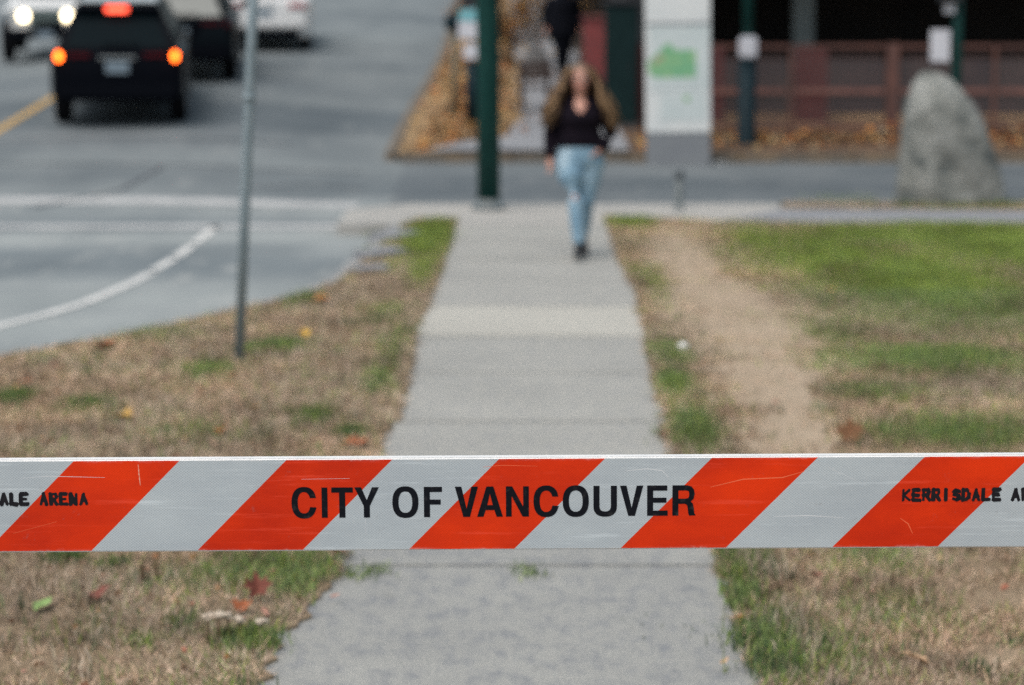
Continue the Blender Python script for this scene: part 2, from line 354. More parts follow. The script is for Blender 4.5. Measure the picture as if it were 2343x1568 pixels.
# ------------------------------------------------------------------ grass and leaf litter (uncountable: one object each)
def GE(px, py, rx, ry):
    """a plan ellipse on the lawn seen at that spot of the picture"""
    c = G(px, py); s = FOC / c.y
    return (c.x, c.y, rx / s, abs(G(px, py - ry).y - G(px, py + ry).y) / 2)
GREEN = [(*GE(*e[:4]), e[4]) for e in [
    (985, 545, 62, 48, 1.3), (975, 615, 40, 40, .6), (1440, 505, 55, 16, 1.3), (1900, 585, 200, 60, .85), (2100, 650, 250, 90, 1.0), (2280, 560, 260, 55, 1.2), (2000, 545, 200, 25, .9), (1930, 455, 90, 8, 1.4), (2220, 470, 120, 8, 1.0),
    (1760, 560, 90, 35, .7), (2150, 830, 260, 34, .9), (1900, 770, 120, 40, .4), (2200, 1000, 220, 40, .9), (1990, 905, 130, 25, .5), (1545, 885, 40, 36, .9), (1590, 990, 60, 60, .8), (1530, 820, 50, 40, .6),
    (1500, 660, 40, 60, .35), (1700, 1300, 70, 50, .9), (1690, 1360, 60, 50, .9), (1780, 1480, 80, 100, .8), (1900, 1500, 100, 60, .45), (2000, 1290, 120, 40, .35), (2050, 1400, 200, 50, .3),
    (620, 1310, 150, 50, .9), (700, 1330, 70, 60, 1.0), (460, 1330, 90, 40, .4), (570, 1480, 75, 22, 1.4), (150, 1285, 60, 14, 1.4), (255, 1302, 40, 9, 1.2), (420, 1440, 60, 22, .7), (330, 1480, 60, 25, .5),
    (720, 960, 45, 16, 1.4), (800, 996, 50, 12, 1.2), (30, 915, 45, 16, 1.4), (200, 930, 60, 16, .8), (480, 850, 60, 18, .8), (640, 795, 60, 12, 1.3), (560, 805, 40, 10, .8), (870, 870, 50, 40, .6), (700, 688, 40, 12, 1.2), (880, 720, 60, 40, .4), (350, 770, 60, 14, .5),
    (900, 800, 40, 60, .4), (500, 1000, 200, 30, .25), (200, 1450, 120, 40, .25)]]
BARE = [(*GE(*e[:4]), e[4]) for e in [(1560, 590, 85, 70, .9), (1640, 680, 120, 60, 1), (1730, 760, 140, 70, 1), (1780, 880, 120, 90, 1), (1830, 1010, 110, 60, .9), (1540, 700, 60, 60, .7), (2290, 1360, 150, 70, .7), (2330, 1500, 120, 70, .6), (880, 700, 70, 60, .5), (900, 900, 30, 60, .4), (100, 1530, 300, 50, .5)]]
def blob(L, x, y):
    s = np.zeros_like(x)
    for cx, cy, rx, ry, w in L: s = np.maximum(s, w * np.exp(-1.3 * (((x - cx) / rx) ** 2 + ((y - cy) / ry) ** 2)))
    return s
def vnoise(x, y, f, seed):
    r = np.random.default_rng(seed); t = r.random((64, 64)); X = x * f; Y = y * f
    i = np.floor(X).astype(int); j = np.floor(Y).astype(int); u = X - i; v = Y - j; u = u * u * (3 - 2 * u); v = v * v * (3 - 2 * v)
    g = lambda a, b: t[a % 64, b % 64]
    return (g(i, j) * (1 - u) + g(i + 1, j) * u) * (1 - v) + (g(i, j + 1) * (1 - u) + g(i + 1, j + 1) * u) * v
def fbm(x, y, f, seed): return .55 * vnoise(x, y, f, seed) + .3 * vnoise(x, y, f * 2.3, seed + 1) + .15 * vnoise(x, y, f * 5.1, seed + 2)
def raw_mesh(name, co, nv, col, mat):
    """co: (n, nv, 3) separate triangles or quads, col (n,3)"""
    n = len(co); me = bpy.data.meshes.new(name)
    me.vertices.add(n * nv); me.vertices.foreach_set('co', co.reshape(-1).astype(np.float32))
    me.loops.add(n * nv); me.loops.foreach_set('vertex_index', np.arange(n * nv, dtype=np.int32))
    me.polygons.add(n); me.polygons.foreach_set('loop_start', np.arange(0, n * nv, nv, dtype=np.int32))
    at = me.color_attributes.new('col', 'FLOAT_COLOR', 'POINT')
    c4 = np.concatenate([np.repeat(col, nv, 0), np.ones((n * nv, 1))], 1); at.data.foreach_set('color', c4.reshape(-1).astype(np.float32))
    me.update(); me.validate(); me.materials.append(mat)
    return link(bpy.data.objects.new(name, me))
PAL_G = np.array([(.165, .24, .085), (.195, .275, .075), (.13, .185, .08), (.235, .285, .11), (.11, .16, .08)])
PAL_Y = np.array([(.22, .3, .045), (.27, .31, .07), (.17, .27, .04)])
PAL_D = np.array([(.50, .41, .32), (.44, .35, .265), (.56, .475, .375), (.37, .285, .21), (.41, .355, .26), (.27, .21, .16), (.3, .29, .18)])
def blades(name, region, n, label):
    x0, x1, y0, y1, poly = region
    # more blades per square metre near the camera
    y = y0 + (y1 - y0) * rng.random(n) ** 1.5; x = x0 + (x1 - x0) * rng.random(n)
    k = inside(poly, x, y) & (np.abs(x) < .2253 * y + 1.3); x = x[k]; y = y[k]
    g = blob(GREEN, x, y); b = blob(BARE, x, y); f = fbm(x, y, 2.2, 3); f2 = fbm(x, y, 7.0, 9)
    gs = g * (.55 + 1.0 * f2) + .28 * (f - .5) + .04
    clump = fbm(x, y, 5, 21)
    keep = rng.random(len(x)) < np.clip(.32 + 1.1 * (clump - .3) - .95 * b * (1 - np.clip(g, 0, 1)) + .5 * gs, .07, 1)
    x, y, g, b, gs, f, f2 = (a[keep] for a in (x, y, g, b, gs, f, f2)); n = len(x)
    isg = rng.random(n) < np.clip(gs * 1.05, .02, .96)
    far = y > 18
    f3 = fbm(x, y, 1.1, 31); f4 = fbm(x, y, 12.0, 41); warm = np.array((1.08, .95, .89)); grey = np.array((.9, .86, .86))
    pd = PAL_D[rng.integers(0, len(PAL_D), n)] * np.where((f3 + .25 * (rng.random(n) - .5) > .5)[:, None], warm, grey) * (.45 + 1.15 * f4)[:, None]; pg = PAL_G[rng.integers(0, len(PAL_G), n)]
    py = PAL_Y[rng.integers(0, len(PAL_Y), n)]; yel = (rng.random(n) < np.where(y > 17, .62, .15))[:, None]
    col = np.where(isg[:, None], np.where(yel, py, pg), pd) * (.62 + .76 * rng.random((n, 1))) * (.5 + 1.0 * f)[:, None]
    h = np.where(isg, .025 + .045 * rng.random(n), .018 + .06 * rng.random(n) ** 2) * (1 + .55 * (f2 - .4)) * (1 - .35 * b)
    lean = np.where(isg, .25 + .7 * rng.random(n), .55 + .9 * rng.random(n)); az = rng.random(n) * 6.283
    w = (.0016 + .0022 * rng.random(n)) * (1 + .07 * np.clip(y - 7, 0, 12)); wa = rng.random(n) * 3.1416
    base = np.stack([x, y, np.full(n, .010)], 1)
    off = np.stack([np.cos(wa) * w, np.sin(wa) * w, np.zeros(n)], 1)
    tip = base + np.stack([np.cos(az) * np.sin(lean) * h, np.sin(az) * np.sin(lean) * h, np.cos(lean) * h + .002], 1)
    co = np.stack([base - off, base + off, tip], 1)
    return stuff(raw_mesh(name, co, 3, col, MAT['grass']), label, 'grass')
def grow(poly, d):
    return poly
L_POLY = [tuple(p) for p in jag(L_EDGE, .06, .06, 8)] + lawn_l[len(L_OUT):]
R_POLY = [tuple(p) for p in jag(R_EDGE, .06, .06, 9)][::-1] + lawn_r[len(R_OUT):]
blades('dry_grass', (-6.5, .1, 5.2, 23, L_POLY), 1150000, 'dry tan grass with green patches on the verge beside the road')
blades('lawn_grass', (.4, 6.8, 5.2, 23, R_POLY), 1750000, 'patchy green and straw coloured grass of the lawn right of the sidewalk')
blades('strip_grass', (2.9, 7.5, 24.15, 24.88, str_l), 24000, 'thin strip of short grass at the foot of the boulder')
# tall tufts and weeds along the edges: fans of longer blades
def tufts(name, spots, label):
    co = []; col = []
    for px, py, n, hh, spread, pal in spots:
        c = G(px, py); s = spread / (FOC / c.y)
        for _ in range(n):
            x = c.x + random.gauss(0, s); y = c.y + random.gauss(0, s * 1.6); a = random.uniform(0, 6.28); le = abs(random.gauss(0, .42)); h = hh * random.uniform(.5, 1.15)
            w = random.uniform(.0022, .0045); wa = random.uniform(0, 3.14); b0 = np.array((x, y, .008)); o = np.array((math.cos(wa) * w, math.sin(wa) * w, 0))
            mid = b0 + np.array((math.cos(a) * math.sin(le) * h * .5, math.sin(a) * math.sin(le) * h * .5, math.cos(le) * h * .55))
            tip = mid + np.array((math.cos(a) * math.sin(le * 1.9) * h * .5, math.sin(a) * math.sin(le * 1.9) * h * .5, math.cos(le * 1.9) * h * .45))
            cc = np.array(random.choice(pal)) * random.uniform(.6, 1.3)
            co.append((b0 - o, b0 + o, mid + o * .7)); co.append((b0 - o, mid + o * .7, mid - o * .7)); co.append((mid - o * .7, mid + o * .7, tip)); col += [cc] * 3
    return stuff(raw_mesh(name, np.array(co), 3, np.array(col), MAT['grass']), label, 'grass')
gp = [tuple(c) for c in PAL_G]; dp = [tuple(c) for c in PAL_D]; yp = [tuple(c) for c in PAL_Y]; dk = [(.05, .09, .045), (.07, .12, .05), (.09, .13, .07)]
sp = [(585, 1478, 200, .07, 34, gp + yp), (530, 1470, 70, .06, 22, gp), (150, 1288, 90, .06, 26, dk), (258, 1304, 60, .05, 20, dk), (420, 1448, 90, .06, 26, dk + dp), (325, 1345, 60, .08, 26, dk + dp), (215, 1480, 60, .06, 30, dk + dp),
      (720, 966, 90, .06, 22, gp), (803, 1000, 90, .05, 24, dk), (30, 922, 120, .07, 26, dk + gp), (205, 936, 90, .06, 30, dk + gp), (480, 856, 80, .06, 26, gp), (645, 800, 110, .07, 30, dk + gp), (265, 970, 60, .06, 16, dp + dk), (700, 692, 110, .1, 26, gp + dp), (240, 800, 60, .08, 18, dp), (400, 772, 90, .1, 22, dp + gp),
      (330, 780, 60, .08, 18, dp), (470, 760, 60, .09, 18, dp), (600, 720, 60, .1, 16, dp + gp), (980, 545, 300, .07, 34, yp + gp), (860, 540, 60, .07, 12, dk + gp), (845, 575, 50, .06, 10, gp),
      (1545, 892, 130, .09, 18, gp + yp), (1720, 1300, 160, .1, 28, dp + gp), (1760, 1330, 160, .11, 26, dp + dk), (1700, 1370, 160, .08, 26, gp), (1720, 1480, 200, .09, 32, gp + dk), (1790, 1440, 160, .1, 40, dk + dp), (1770, 1540, 220, .09, 36, gp + dk), (1860, 1500, 160, .09, 50, dk + dp), (1680, 1280, 110, .08, 18, gp),
      (1690, 1400, 90, .06, 16, gp), (2240, 1545, 50, .06, 22, dk), (2320, 1480, 40, .05, 22, dk), (2050, 1430, 60, .05, 30, dk + dp), (1960, 1330, 60, .05, 26, gp + dp), (1430, 508, 120, .08, 24, yp + gp), (1580, 1000, 160, .06, 40, gp), (1530, 810, 90, .06, 22, gp + dp),
      (850, 1318, 90, .03, 24, gp), (800, 1320, 50, .03, 18, gp), (1210, 1316, 80, .03, 24, gp), (2075, 476, 70, .1, 16, gp + dk), (2150, 478, 90, .09, 30, dk + gp), (2235, 478, 90, .1, 26, gp + dp), (2300, 474, 70, .1, 20, dk + gp), (1900, 458, 110, .07, 40, gp), (1960, 458, 110, .07, 40, gp), (1480, 1445, 10, .015, 40, dk), (1600, 1450, 10, .015, 30, dk)]
rt = random.Random(77)
for _ in range(330):
    y_ = 5.8 + 10.5 * rt.random() ** 1.4; sd_ = rt.choice((-1, 1)); x_ = sd_ * rt.uniform(.35, .2253 * y_ + .4)
    if not inside(L_POLY if sd_ < 0 else R_POLY, np.array([x_]), np.array([y_]))[0] or blob(BARE, np.array([x_]), np.array([y_]))[0] > .5: continue
    sc_ = FOC / y_; px_ = 1171.5 + x_ * FOC / (y_ * CP + EYE * SP); py_ = 784 + FOC * ((EYE * CP - y_ * SP) / (y_ * CP + EYE * SP))
    sp.append((px_, py_, rt.randint(14, 40), rt.uniform(.045, .095), rt.uniform(.02, .05) * sc_, rt.choice((dp, dp, dp + gp, dp + dk, [(.2, .14, .1), (.28, .2, .13), (.16, .12, .08)], dk + gp))))
tufts('grass_tufts', sp, 'taller tufts of grass and weeds along the sidewalk edges')
# rock strip grass, brighter tufts

# leaf litter: small leaves nobody could count
def litter(name, pts, size, pal, label, tilt=.5):
    co = []; col = []
    for x, y, z in pts:
        s = size * random.uniform(.5, 1.3); a = random.uniform(0, 6.28); t1 = random.gauss(0, tilt); t2 = random.gauss(0, tilt)
        m = Matrix.Rotation(a, 3, 'Z') @ Matrix.Rotation(t1, 3, 'X') @ Matrix.Rotation(t2, 3, 'Y'); c = np.array(random.choice(pal)) * random.uniform(.75, 1.2)
        o = Vector((x, y, z + s * .25))
        q = [o + m @ Vector(v) * s for v in ((0, -.6, 0), (.38, 0, .1), (0, .65, 0), (-.38, 0, .12))]
        co.append([tuple(v) for v in q]); col.append(c)
    return stuff(raw_mesh(name, np.array(co), 4, np.array(col), MAT['leaves']), label, 'leaves')
PAL_L = [(.3, .13, .05), (.4, .2, .08), (.2, .1, .06), (.42, .29, .15), (.3, .11, .07), (.38, .25, .17), (.42, .22, .17), (.12, .07, .05)]
PAL_O = [(.44, .2, .06), (.38, .14, .045), (.46, .29, .11), (.28, .12, .05), (.42, .29, .14), (.24, .14, .08), (.3, .25, .17)]
pts = []
for _ in range(1000):
    y = random.uniform(6, 16.5); x = -random.uniform(.3, .2253 * y + .6)
    if inside(L_POLY, np.array([x]), np.array([y]))[0]: pts.append((x, y, .015))
for _ in range(110):
    y = random.uniform(6, 22); x = random.uniform(.5, .2253 * y + .6)
    if inside(R_POLY, np.array([x]), np.array([y]))[0]: pts.append((x, y, .015))
litter('leaf_litter', pts, .03, PAL_L, 'small brown and orange leaves scattered over the dry grass')
pts = []
for _ in range(5200):
    y = random.uniform(30.1, 50); x = random.choice([random.gauss(-.75, .35), random.uniform(-1.2, .3), random.uniform(.1, 2.2)])
    if (y < 31.9 and x > -1.05 + max(0, y - 30.6)) or (x > -.05 and random.random() < .85): continue
    if x > -1.22 + edge_shift(y): pts.append((x, y, float(zbank(x, y)) + .01))
for _ in range(850):
    x = random.uniform(1.7, 9.5); y = 31.35 + abs(random.gauss(0, .35)) * random.choice([-1, 1]) * .9
    hgt = max(0, .16 * math.exp(-((y - 31.5) / .3) ** 2) * (.6 + .8 * vnoise(np.array([x]), np.array([0.]), 1.3, 5)[0]))
    pts.append((x, y, float(zbank(x, y)) + random.random() * hgt))
litter('autumn_leaves', pts, .1, PAL_O, 'orange and ochre autumn leaves covering the bank across the side street')

# ------------------------------------------------------------------ striped barrier
def ortho(nt, co, sx, sy):
    pass
def sheeting(name, c, c_dark, mesh_lo):
    m, nt, b = new_mat(name); co = N(nt, 'ShaderNodeTexCoord').outputs['Object']
    big = noise(nt, co, 3.0, 5, .6, (1, 1, 2.2)); col = ramp(nt, big, [(.3, c_dark), (.68, c)])
    sep = N(nt, 'ShaderNodeSeparateXYZ'); nt.links.new(co, sep.inputs[0])
    def wave(sgn):
        a = N(nt, 'ShaderNodeMath', operation='MULTIPLY'); nt.links.new(sep.outputs[0], a.inputs[0]); a.inputs[1].default_value = 2 * math.pi / .0072
        d = N(nt, 'ShaderNodeMath', operation='MULTIPLY_ADD'); nt.links.new(sep.outputs[2], d.inputs[0]); d.inputs[1].default_value = sgn * 2 * math.pi / .0058; nt.links.new(a.outputs[0], d.inputs[2])
        s = N(nt, 'ShaderNodeMath', operation='SINE'); nt.links.new(d.outputs[0], s.inputs[0]); return s.outputs[0]
    mx = N(nt, 'ShaderNodeMath', operation='MAXIMUM'); nt.links.new(wave(1), mx.inputs[0]); nt.links.new(wave(-1), mx.inputs[1])
    pat = ramp(nt, mx.outputs[0], [(.3, (mesh_lo,) * 3), (.95, (1, 1, 1))])
    col = mixc(nt, 1.0, col, pat, 'MULTIPLY')
    scr = ramp(nt, noise(nt, co, 9, 9, .72, (.35, 1, 7)), [(.56, (0, 0, 0)), (.72, (.6,) * 3)])
    col = mixc(nt, scr, col, tuple(min(1, v * 1.25 + .05) for v in c))
    dirt = ramp(nt, noise(nt, co, 30, 6, .75), [(.62, (0, 0, 0)), (.8, (.5,) * 3)]); col = mixc(nt, dirt, col, (.2, .17, .16))
    sm_ = ramp(nt, noise(nt, co, 2.2, 8, .7, (.5, 1, 2.5)), [(.5, (0, 0, 0)), (.74, (.22,) * 3)]); col = mixc(nt, sm_, col, tuple(v * .55 for v in c))
    ed = N(nt, 'ShaderNodeMath', operation='ABSOLUTE'); nt.links.new(sep.outputs[2], ed.inputs[0]); ew = N(nt, 'ShaderNodeMath', operation='MULTIPLY_ADD'); nt.links.new(noise(nt, co, 26, 7, .8, (.6, 1, 1)), ew.inputs[0]); ew.inputs[1].default_value = .03; nt.links.new(ed.outputs[0], ew.inputs[2])
    wr_ = ramp(nt, ew.outputs[0], [(.1165, (0, 0, 0)), (.1225, (.55,) * 3)]); col = mixc(nt, wr_, col, (.62, .6, .58))
    nt.links.new(col, b.inputs['Base Color']); b.inputs['Roughness'].default_value = .5; b.inputs['Specular IOR Level'].default_value = .2
    bump(nt, b, mx.outputs[0], .12, .0006); return m
MAT['refl_w'] = sheeting('white reflective sheeting', (.57, .63, .655), (.46, .515, .555), .74)
MAT['refl_o'] = sheeting('orange reflective sheeting', (.84, .042, .002), (.53, .02, .003), .9)
MAT['plastic'] = M('white plastic board', (.8, .8, .79), (.72, .73, .73), 12, .5, 60, .1)
MAT['ink'] = M('black vinyl', (.004, .005, .009), (.05, .048, .05), 60, .6, spec=.15, contrast=(.55, .85))
MAT['marker'] = M('black brushed paint', (.009, .009, .013), (.016, .015, .018), 90, .8, spec=.15)
MAT['steel'] = M('galvanised steel', (.19, .25, .28), (.25, .31, .34), 14, .5, 40, .1, metal=.2)
YB = 5.0
BS = FOC / (YB * CP + (EYE - P(1171.5, 1151, YB).z) * SP)          # picture units per metre at the board
def board_pt(px, py):
    p = P(px, py, YB - .016); return p.x, p.z
ROLL = math.atan2(12.5, 2343)
bc = P(1171.5, 1151, YB)                          # middle of the board
bar = empty('barrier', (bc.x, YB, 0)); tag(bar, 'orange and white striped barrier board lettered across the sidewalk in front', 'barrier')
H2 = (board_pt(1171, 1043)[1] - board_pt(1171, 1255)[1]) / 2
TH = .03
brd = bpy.data.objects.new('board_frame', None)
bm = bmesh.new(); box(bm, (0, 0, 0), (3.0, TH, 2 * H2)); board = bm_obj('board', bm, MAT['plastic'], bar, False, .004, 3)
board.location = (0, 0, bc.z); board.rotation_euler = (0, -ROLL, 0)
def loc(px, py):
    """picture point -> board-plane coordinates (metres from the board's middle)"""
    x, z = board_pt(px, py); x -= bc.x; z -= bc.z
    c, s = math.cos(ROLL), math.sin(ROLL); return x * c + z * s, -x * s + z * c
def flat(name, loops, yo, th, mat, parent):
    v2, tri = poly_faces(loops); n = len(v2)
    v = [(p[0], -yo - th, p[1]) for p in v2] + [(p[0], -yo, p[1]) for p in v2]; f = [tuple(t) for t in tri]; k = 0
    for l in loops:
        m = len(l); f += [(k + i, k + (i + 1) % m, n + k + (i + 1) % m, n + k + i) for i in range(m)]; k += m
    o = mesh_obj(name, v, f, mat, parent); b2 = bmesh.new(); b2.from_mesh(o.data); bmesh.ops.recalc_face_normals(b2, faces=b2.faces[:]); b2.to_mesh(o.data); b2.free(); return o
# stripes: pitch 487 picture units, orange 241 wide at the top edge, sloping down to the left
zt = H2 - .0032; zb_ = -H2 + .0035
pitch = 484 / BS; wo_ = 241 / BS; x_or = [(loc(t, 1050)[0], loc(bt, 1252)[0]) for t, bt in ((655, 452),)][0]
slope = x_or[0] - x_or[1]; hgt = zt - zb_
first = x_or[0]
k = -4
for k in range(-4, 5):
    xt = first + k * pitch
    for w0, w1, mt in ((0, wo_, 'refl_o'), (wo_, pitch, 'refl_w')):
        q = [(xt + w0 - slope, zb_), (xt + w1 - slope, zb_), (xt + w1, zt), (xt + w0, zt)]
        for lim, sg in ((-1.49, 1), (1.49, -1)):       # trim at the board ends
            o_ = []
            for a_, b_ in zip(q, q[1:] + q[:1]):
                ia, ib = (a_[0] - lim) * sg >= 0, (b_[0] - lim) * sg >= 0
                if ia: o_.append(a_)
                if ia != ib: t_ = (lim - a_[0]) / (b_[0] - a_[0]); o_.append((lim, a_[1] + (b_[1] - a_[1]) * t_))
            q = o_
            if len(q) < 3: break
        if len(q) < 3: continue
        flat('stripe', [q], TH / 2, .0012, MAT[mt], board)
# printed letters: outlines drawn here, cap height 195 units
def arc(cx, cy, rx, ry, a0, a1, n=18, p=2.35):
    o = []
    for i in range(n + 1):
        a = R(a0 + (a1 - a0) * i / n); c, s = math.cos(a), math.sin(a)
        o.append((cx + rx * math.copysign(abs(c) ** (2 / p), c), cy + ry * math.copysign(abs(s) ** (2 / p), s)))
    return o
S = 38
def g_O(w): return [arc(w / 2, 97.5, w / 2, 102, 0, 360, 44)[:-1], arc(w / 2, 97.5, w / 2 - S - 1, 102 - 33, 0, 360, 40)[:-1][::-1]]
def g_C(w):
    o = arc(w / 2, 97.5, w / 2, 102, 33, 327, 40); i = arc(w / 2, 97.5, w / 2 - S - 1, 102 - 33, 325, 35, 36)
    return [[(w - 3, 128)] + [p for p in o if not (p[0] > w - 4 and abs(p[1] - 97) < 40)] + [(w, 66), (w - 40, 70)] + [p for p in i if p[0] < w - 38] + [(w - 41, 128)]]
def g_U(w): return [[(0, 195), (0, 62)] + arc(w / 2, 62, w / 2, 66, 180, 360, 20)[1:-1] + [(w, 62), (w, 195), (w - S, 195), (w - S, 64)] + arc(w / 2, 64, w / 2 - S, 35, 360, 180, 16)[1:-1] + [(S, 64), (S, 195)]]
GLY = {
    'I': lambda w: [[(0, 0), (w, 0), (w, 195), (0, 195)]],
    'T': lambda w: [[(w / 2 - 19, 0), (w / 2 + 19, 0), (w / 2 + 19, 162), (w, 162), (w, 195), (0, 195), (0, 162), (w / 2 - 19, 162)]],
    'Y': lambda w: [[(w / 2 - 19, 0), (w / 2 + 19, 0), (w / 2 + 19, 74), (w, 195), (w - 43, 195), (w / 2, 112), (43, 195), (0, 195), (w / 2 - 19, 74)]],
    'F': lambda w: [[(0, 0), (S, 0), (S, 81), (w - 9, 81), (w - 9, 113), (S, 113), (S, 162), (w, 162), (w, 195), (0, 195)]],
    'E': lambda w: [[(0, 0), (w, 0), (w, 33), (S, 33), (S, 84), (w - 8, 84), (w - 8, 116), (S, 116), (S, 162), (w - 3, 162), (w - 3, 195), (0, 195)]],
    'V': lambda w: [[(w / 2 - 21, 0), (w / 2 + 21, 0), (w, 195), (w - 41, 195), (w / 2, 52), (41, 195), (0, 195)]],
    'A': lambda w: [[(0, 0), (40, 0), (54, 43), (w - 54, 43), (w - 40, 0), (w, 0), (w / 2 + 22, 195), (w / 2 - 22, 195)], [(64, 75), (w / 2, 150), (w - 64, 75)]],
    'N': lambda w: [[(0, 0), (36, 0), (36, 133), (w - 40, 0), (w, 0), (w, 195), (w - 36, 195), (w - 36, 64), (40, 195), (0, 195)]],
    'R': lambda w: [[(0, 0), (S, 0), (S, 76), (74, 76), (86, 74), (95, 62), (98, 38), (102, 8), (107, 0), (w, 0), (w, 5), (w - 7, 14), (w - 10, 48), (w - 16, 76), (w - 30, 91), (w - 12, 108), (w - 5, 140), (w - 10, 168), (w - 26, 188), (w - 52, 195), (0, 195)],
                    [(S, 109), (S, 162), (88, 162), (101, 158), (106, 147), (106, 125), (101, 113), (86, 109)]],
    'O': g_O, 'C': g_C, 'U': g_U}
U = .3606 / BS                                     # metres per letter unit
for ch, x0, x1 in [('C', -314, -156), ('I', -123, -86), ('T', -61, 75), ('Y', 85, 240), ('O', 325, 490), ('F', 525, 640), ('V', 722, 868), ('A', 862, 1025), ('N', 1045, 1190), ('C', 1220, 1380), ('O', 1405, 1570), ('U', 1600, 1748), ('V', 1768, 1915), ('E', 1940, 2070), ('R', 2100, 2246)]:
    lx0, lz0 = loc((1246 + (x0) / 1.7384) * .6268, (1600 + (507 - .0062 * x0) / 1.7384) * .6268)
    flat('letter', [[(lx0 + px * U, lz0 + py * U) for px, py in l] for l in GLY[ch](x1 - x0)], TH / 2 + .0013, .0005, MAT['ink'], board)
# hand-stencilled words: overlapping brush strokes
STR = {'K': [[(0, 0), (0, 1)], [(.72, 1), (.05, .48), (.8, 0)]], 'E': [[(.75, 1), (0, 1), (0, 0), (.8, 0)], [(0, .5), (.6, .5)]], 'R': [[(0, 0), (0, 1), (.6, 1), (.72, .75), (.55, .5), (.05, .48)], [(.35, .46), (.78, 0)]],
       'I': [[(.35, 0), (.35, 1)]], 'S': [[(.72, .85), (.4, 1), (.05, .82), (.15, .58), (.6, .42), (.74, .2), (.4, 0), (.0, .12)]], 'D': [[(0, 0), (0, 1), (.45, .95), (.75, .6), (.7, .3), (.4, .03), (0, 0)]],
       'A': [[(0, 0), (.36, 1), (.74, 0)], [(.16, .36), (.6, .36)]], 'L': [[(0, 1), (0, 0), (.72, 0)]], 'N': [[(0, 0), (0, 1), (.7, 0), (.72, 1)]]}
def brush(word, px, py, seed):
    r = random.Random(seed); lx0, lz0 = loc(px, py); pw = 22.8 / BS; ch_h = 23.0 / BS; hw = 3.9 / BS; v = []; f = []; lay = 0
    for i, c in enumerate(word):
        if c == ' ': continue
        for st in STR[c]:
            p = [(lx0 + i * pw + x * pw * .78 + r.uniform(-.5, .5) / BS, lz0 + y * ch_h + r.uniform(-.6, .6) / BS) for x, y in st]
            for a, b in zip(p, p[1:]):
                d = Vector((b[0] - a[0], b[1] - a[1])); n_ = 9; h = hw * r.uniform(.75, 1.3); an = math.atan2(d.y, d.x); lay += 1; y = -(TH / 2 + .0013 + .00002 * lay); ring = []
                for e, off in ((b, -90), (a, 90)):
                    for k in range(n_):
                        t = an + R(off + 180 * k / (n_ - 1)); q = h * r.uniform(.78, 1.22); ring.append((e[0] + math.cos(t) * q, y, e[1] + math.sin(t) * q))
                s = len(v); v += ring; f.append(tuple(range(s, s + len(ring))))
    return mesh_obj('stencilled_word', v, f, MAT['marker'], board)
for px_, py_, sd_ in ((202 - 15.75 * 22.8, 1155.5, 3), (2066.5, 1145.5, 4)):
    brush('KERRISDALE', px_, py_, sd_); brush('ARENA', px_ + 11 * 22.8, py_ - .6, sd_ + 10)
# a few long scratches in the sheeting
MAT['scr_w'] = M('pale scratch', (.74, .75, .76), rough=.6); MAT['scr_o'] = M('orange scratch', (.9, .16, .06), rough=.6)
for pts_, w, mt in [([(316, 1064), (318, 1085), (321, 1112)], 3.0, 'scr_p'), ([(45, 1096), (110, 1091), (240, 1094)], 1.2, 'scr_w'), ([(1430, 1079), (1480, 1074), (1515, 1078), (1530, 1095)], 1.5, 'scr_w'), ([(1625, 1116), (1700, 1098), (1790, 1094), (1840, 1080)], 2.2, 'scr_o'),
                    ([(690, 1098), (800, 1096)], 1.2, 'scr_w'), ([(2060, 1187), (2078, 1200), (2088, 1222)], 2.2, 'scr_o'), ([(1895, 1070), (1955, 1099)], 1.4, 'scr_w'), ([(1770, 1183), (1850, 1181), (1930, 1186)], 1.5, 'scr_w'), ([(835, 1175), (838, 1225)], 1.4, 'scr_w'), ([(1105, 1070), (1150, 1066), (1230, 1068)], 1.2, 'scr_o'), ([(30, 1222), (130, 1195)], 1.5, 'scr_o')]:
    MAT.setdefault('scr_p', M('white scrape', (.8, .5, .38), (.8, .16, .08), 200, .6))
    v = []; n = len(pts_)
    for i, q in enumerate(pts_):
        a = loc(*pts_[max(i - 1, 0)]); b = loc(*pts_[min(i + 1, n - 1)]); c = loc(*q); d = Vector((b[0] - a[0], b[1] - a[1])).normalized(); hw = w / 2 / BS * (1 if 0 < i < n - 1 else .4)
        v += [(c[0] - d.y * hw, -TH / 2 - .00125 - .00004, c[1] + d.x * hw), (c[0] + d.y * hw, -TH / 2 - .00125 - .00004, c[1] - d.x * hw)]
    mesh_obj('scratch', v, [(2 * i, 2 * i + 1, 2 * i + 3, 2 * i + 2) for i in range(n - 1)], MAT[mt], board)
# trestle legs beyond the frame edges
for s in (-1, 1):
    for t in (-1, 1):
        bm = bmesh.new(); a = Vector((s * 1.36, TH / 2 + .012 if t > 0 else TH / 2 + .05, bc.z + .06)); b = Vector((s * 1.36, t * .34 + .03, .0))
        u = (b - a).normalized(); q = u.to_track_quat('Z', 'Y').to_matrix(); box(bm, (a + b) / 2, (.05, .03, (b - a).length), q); bm_obj('leg', bm, MAT['steel'], bar, False, .004)

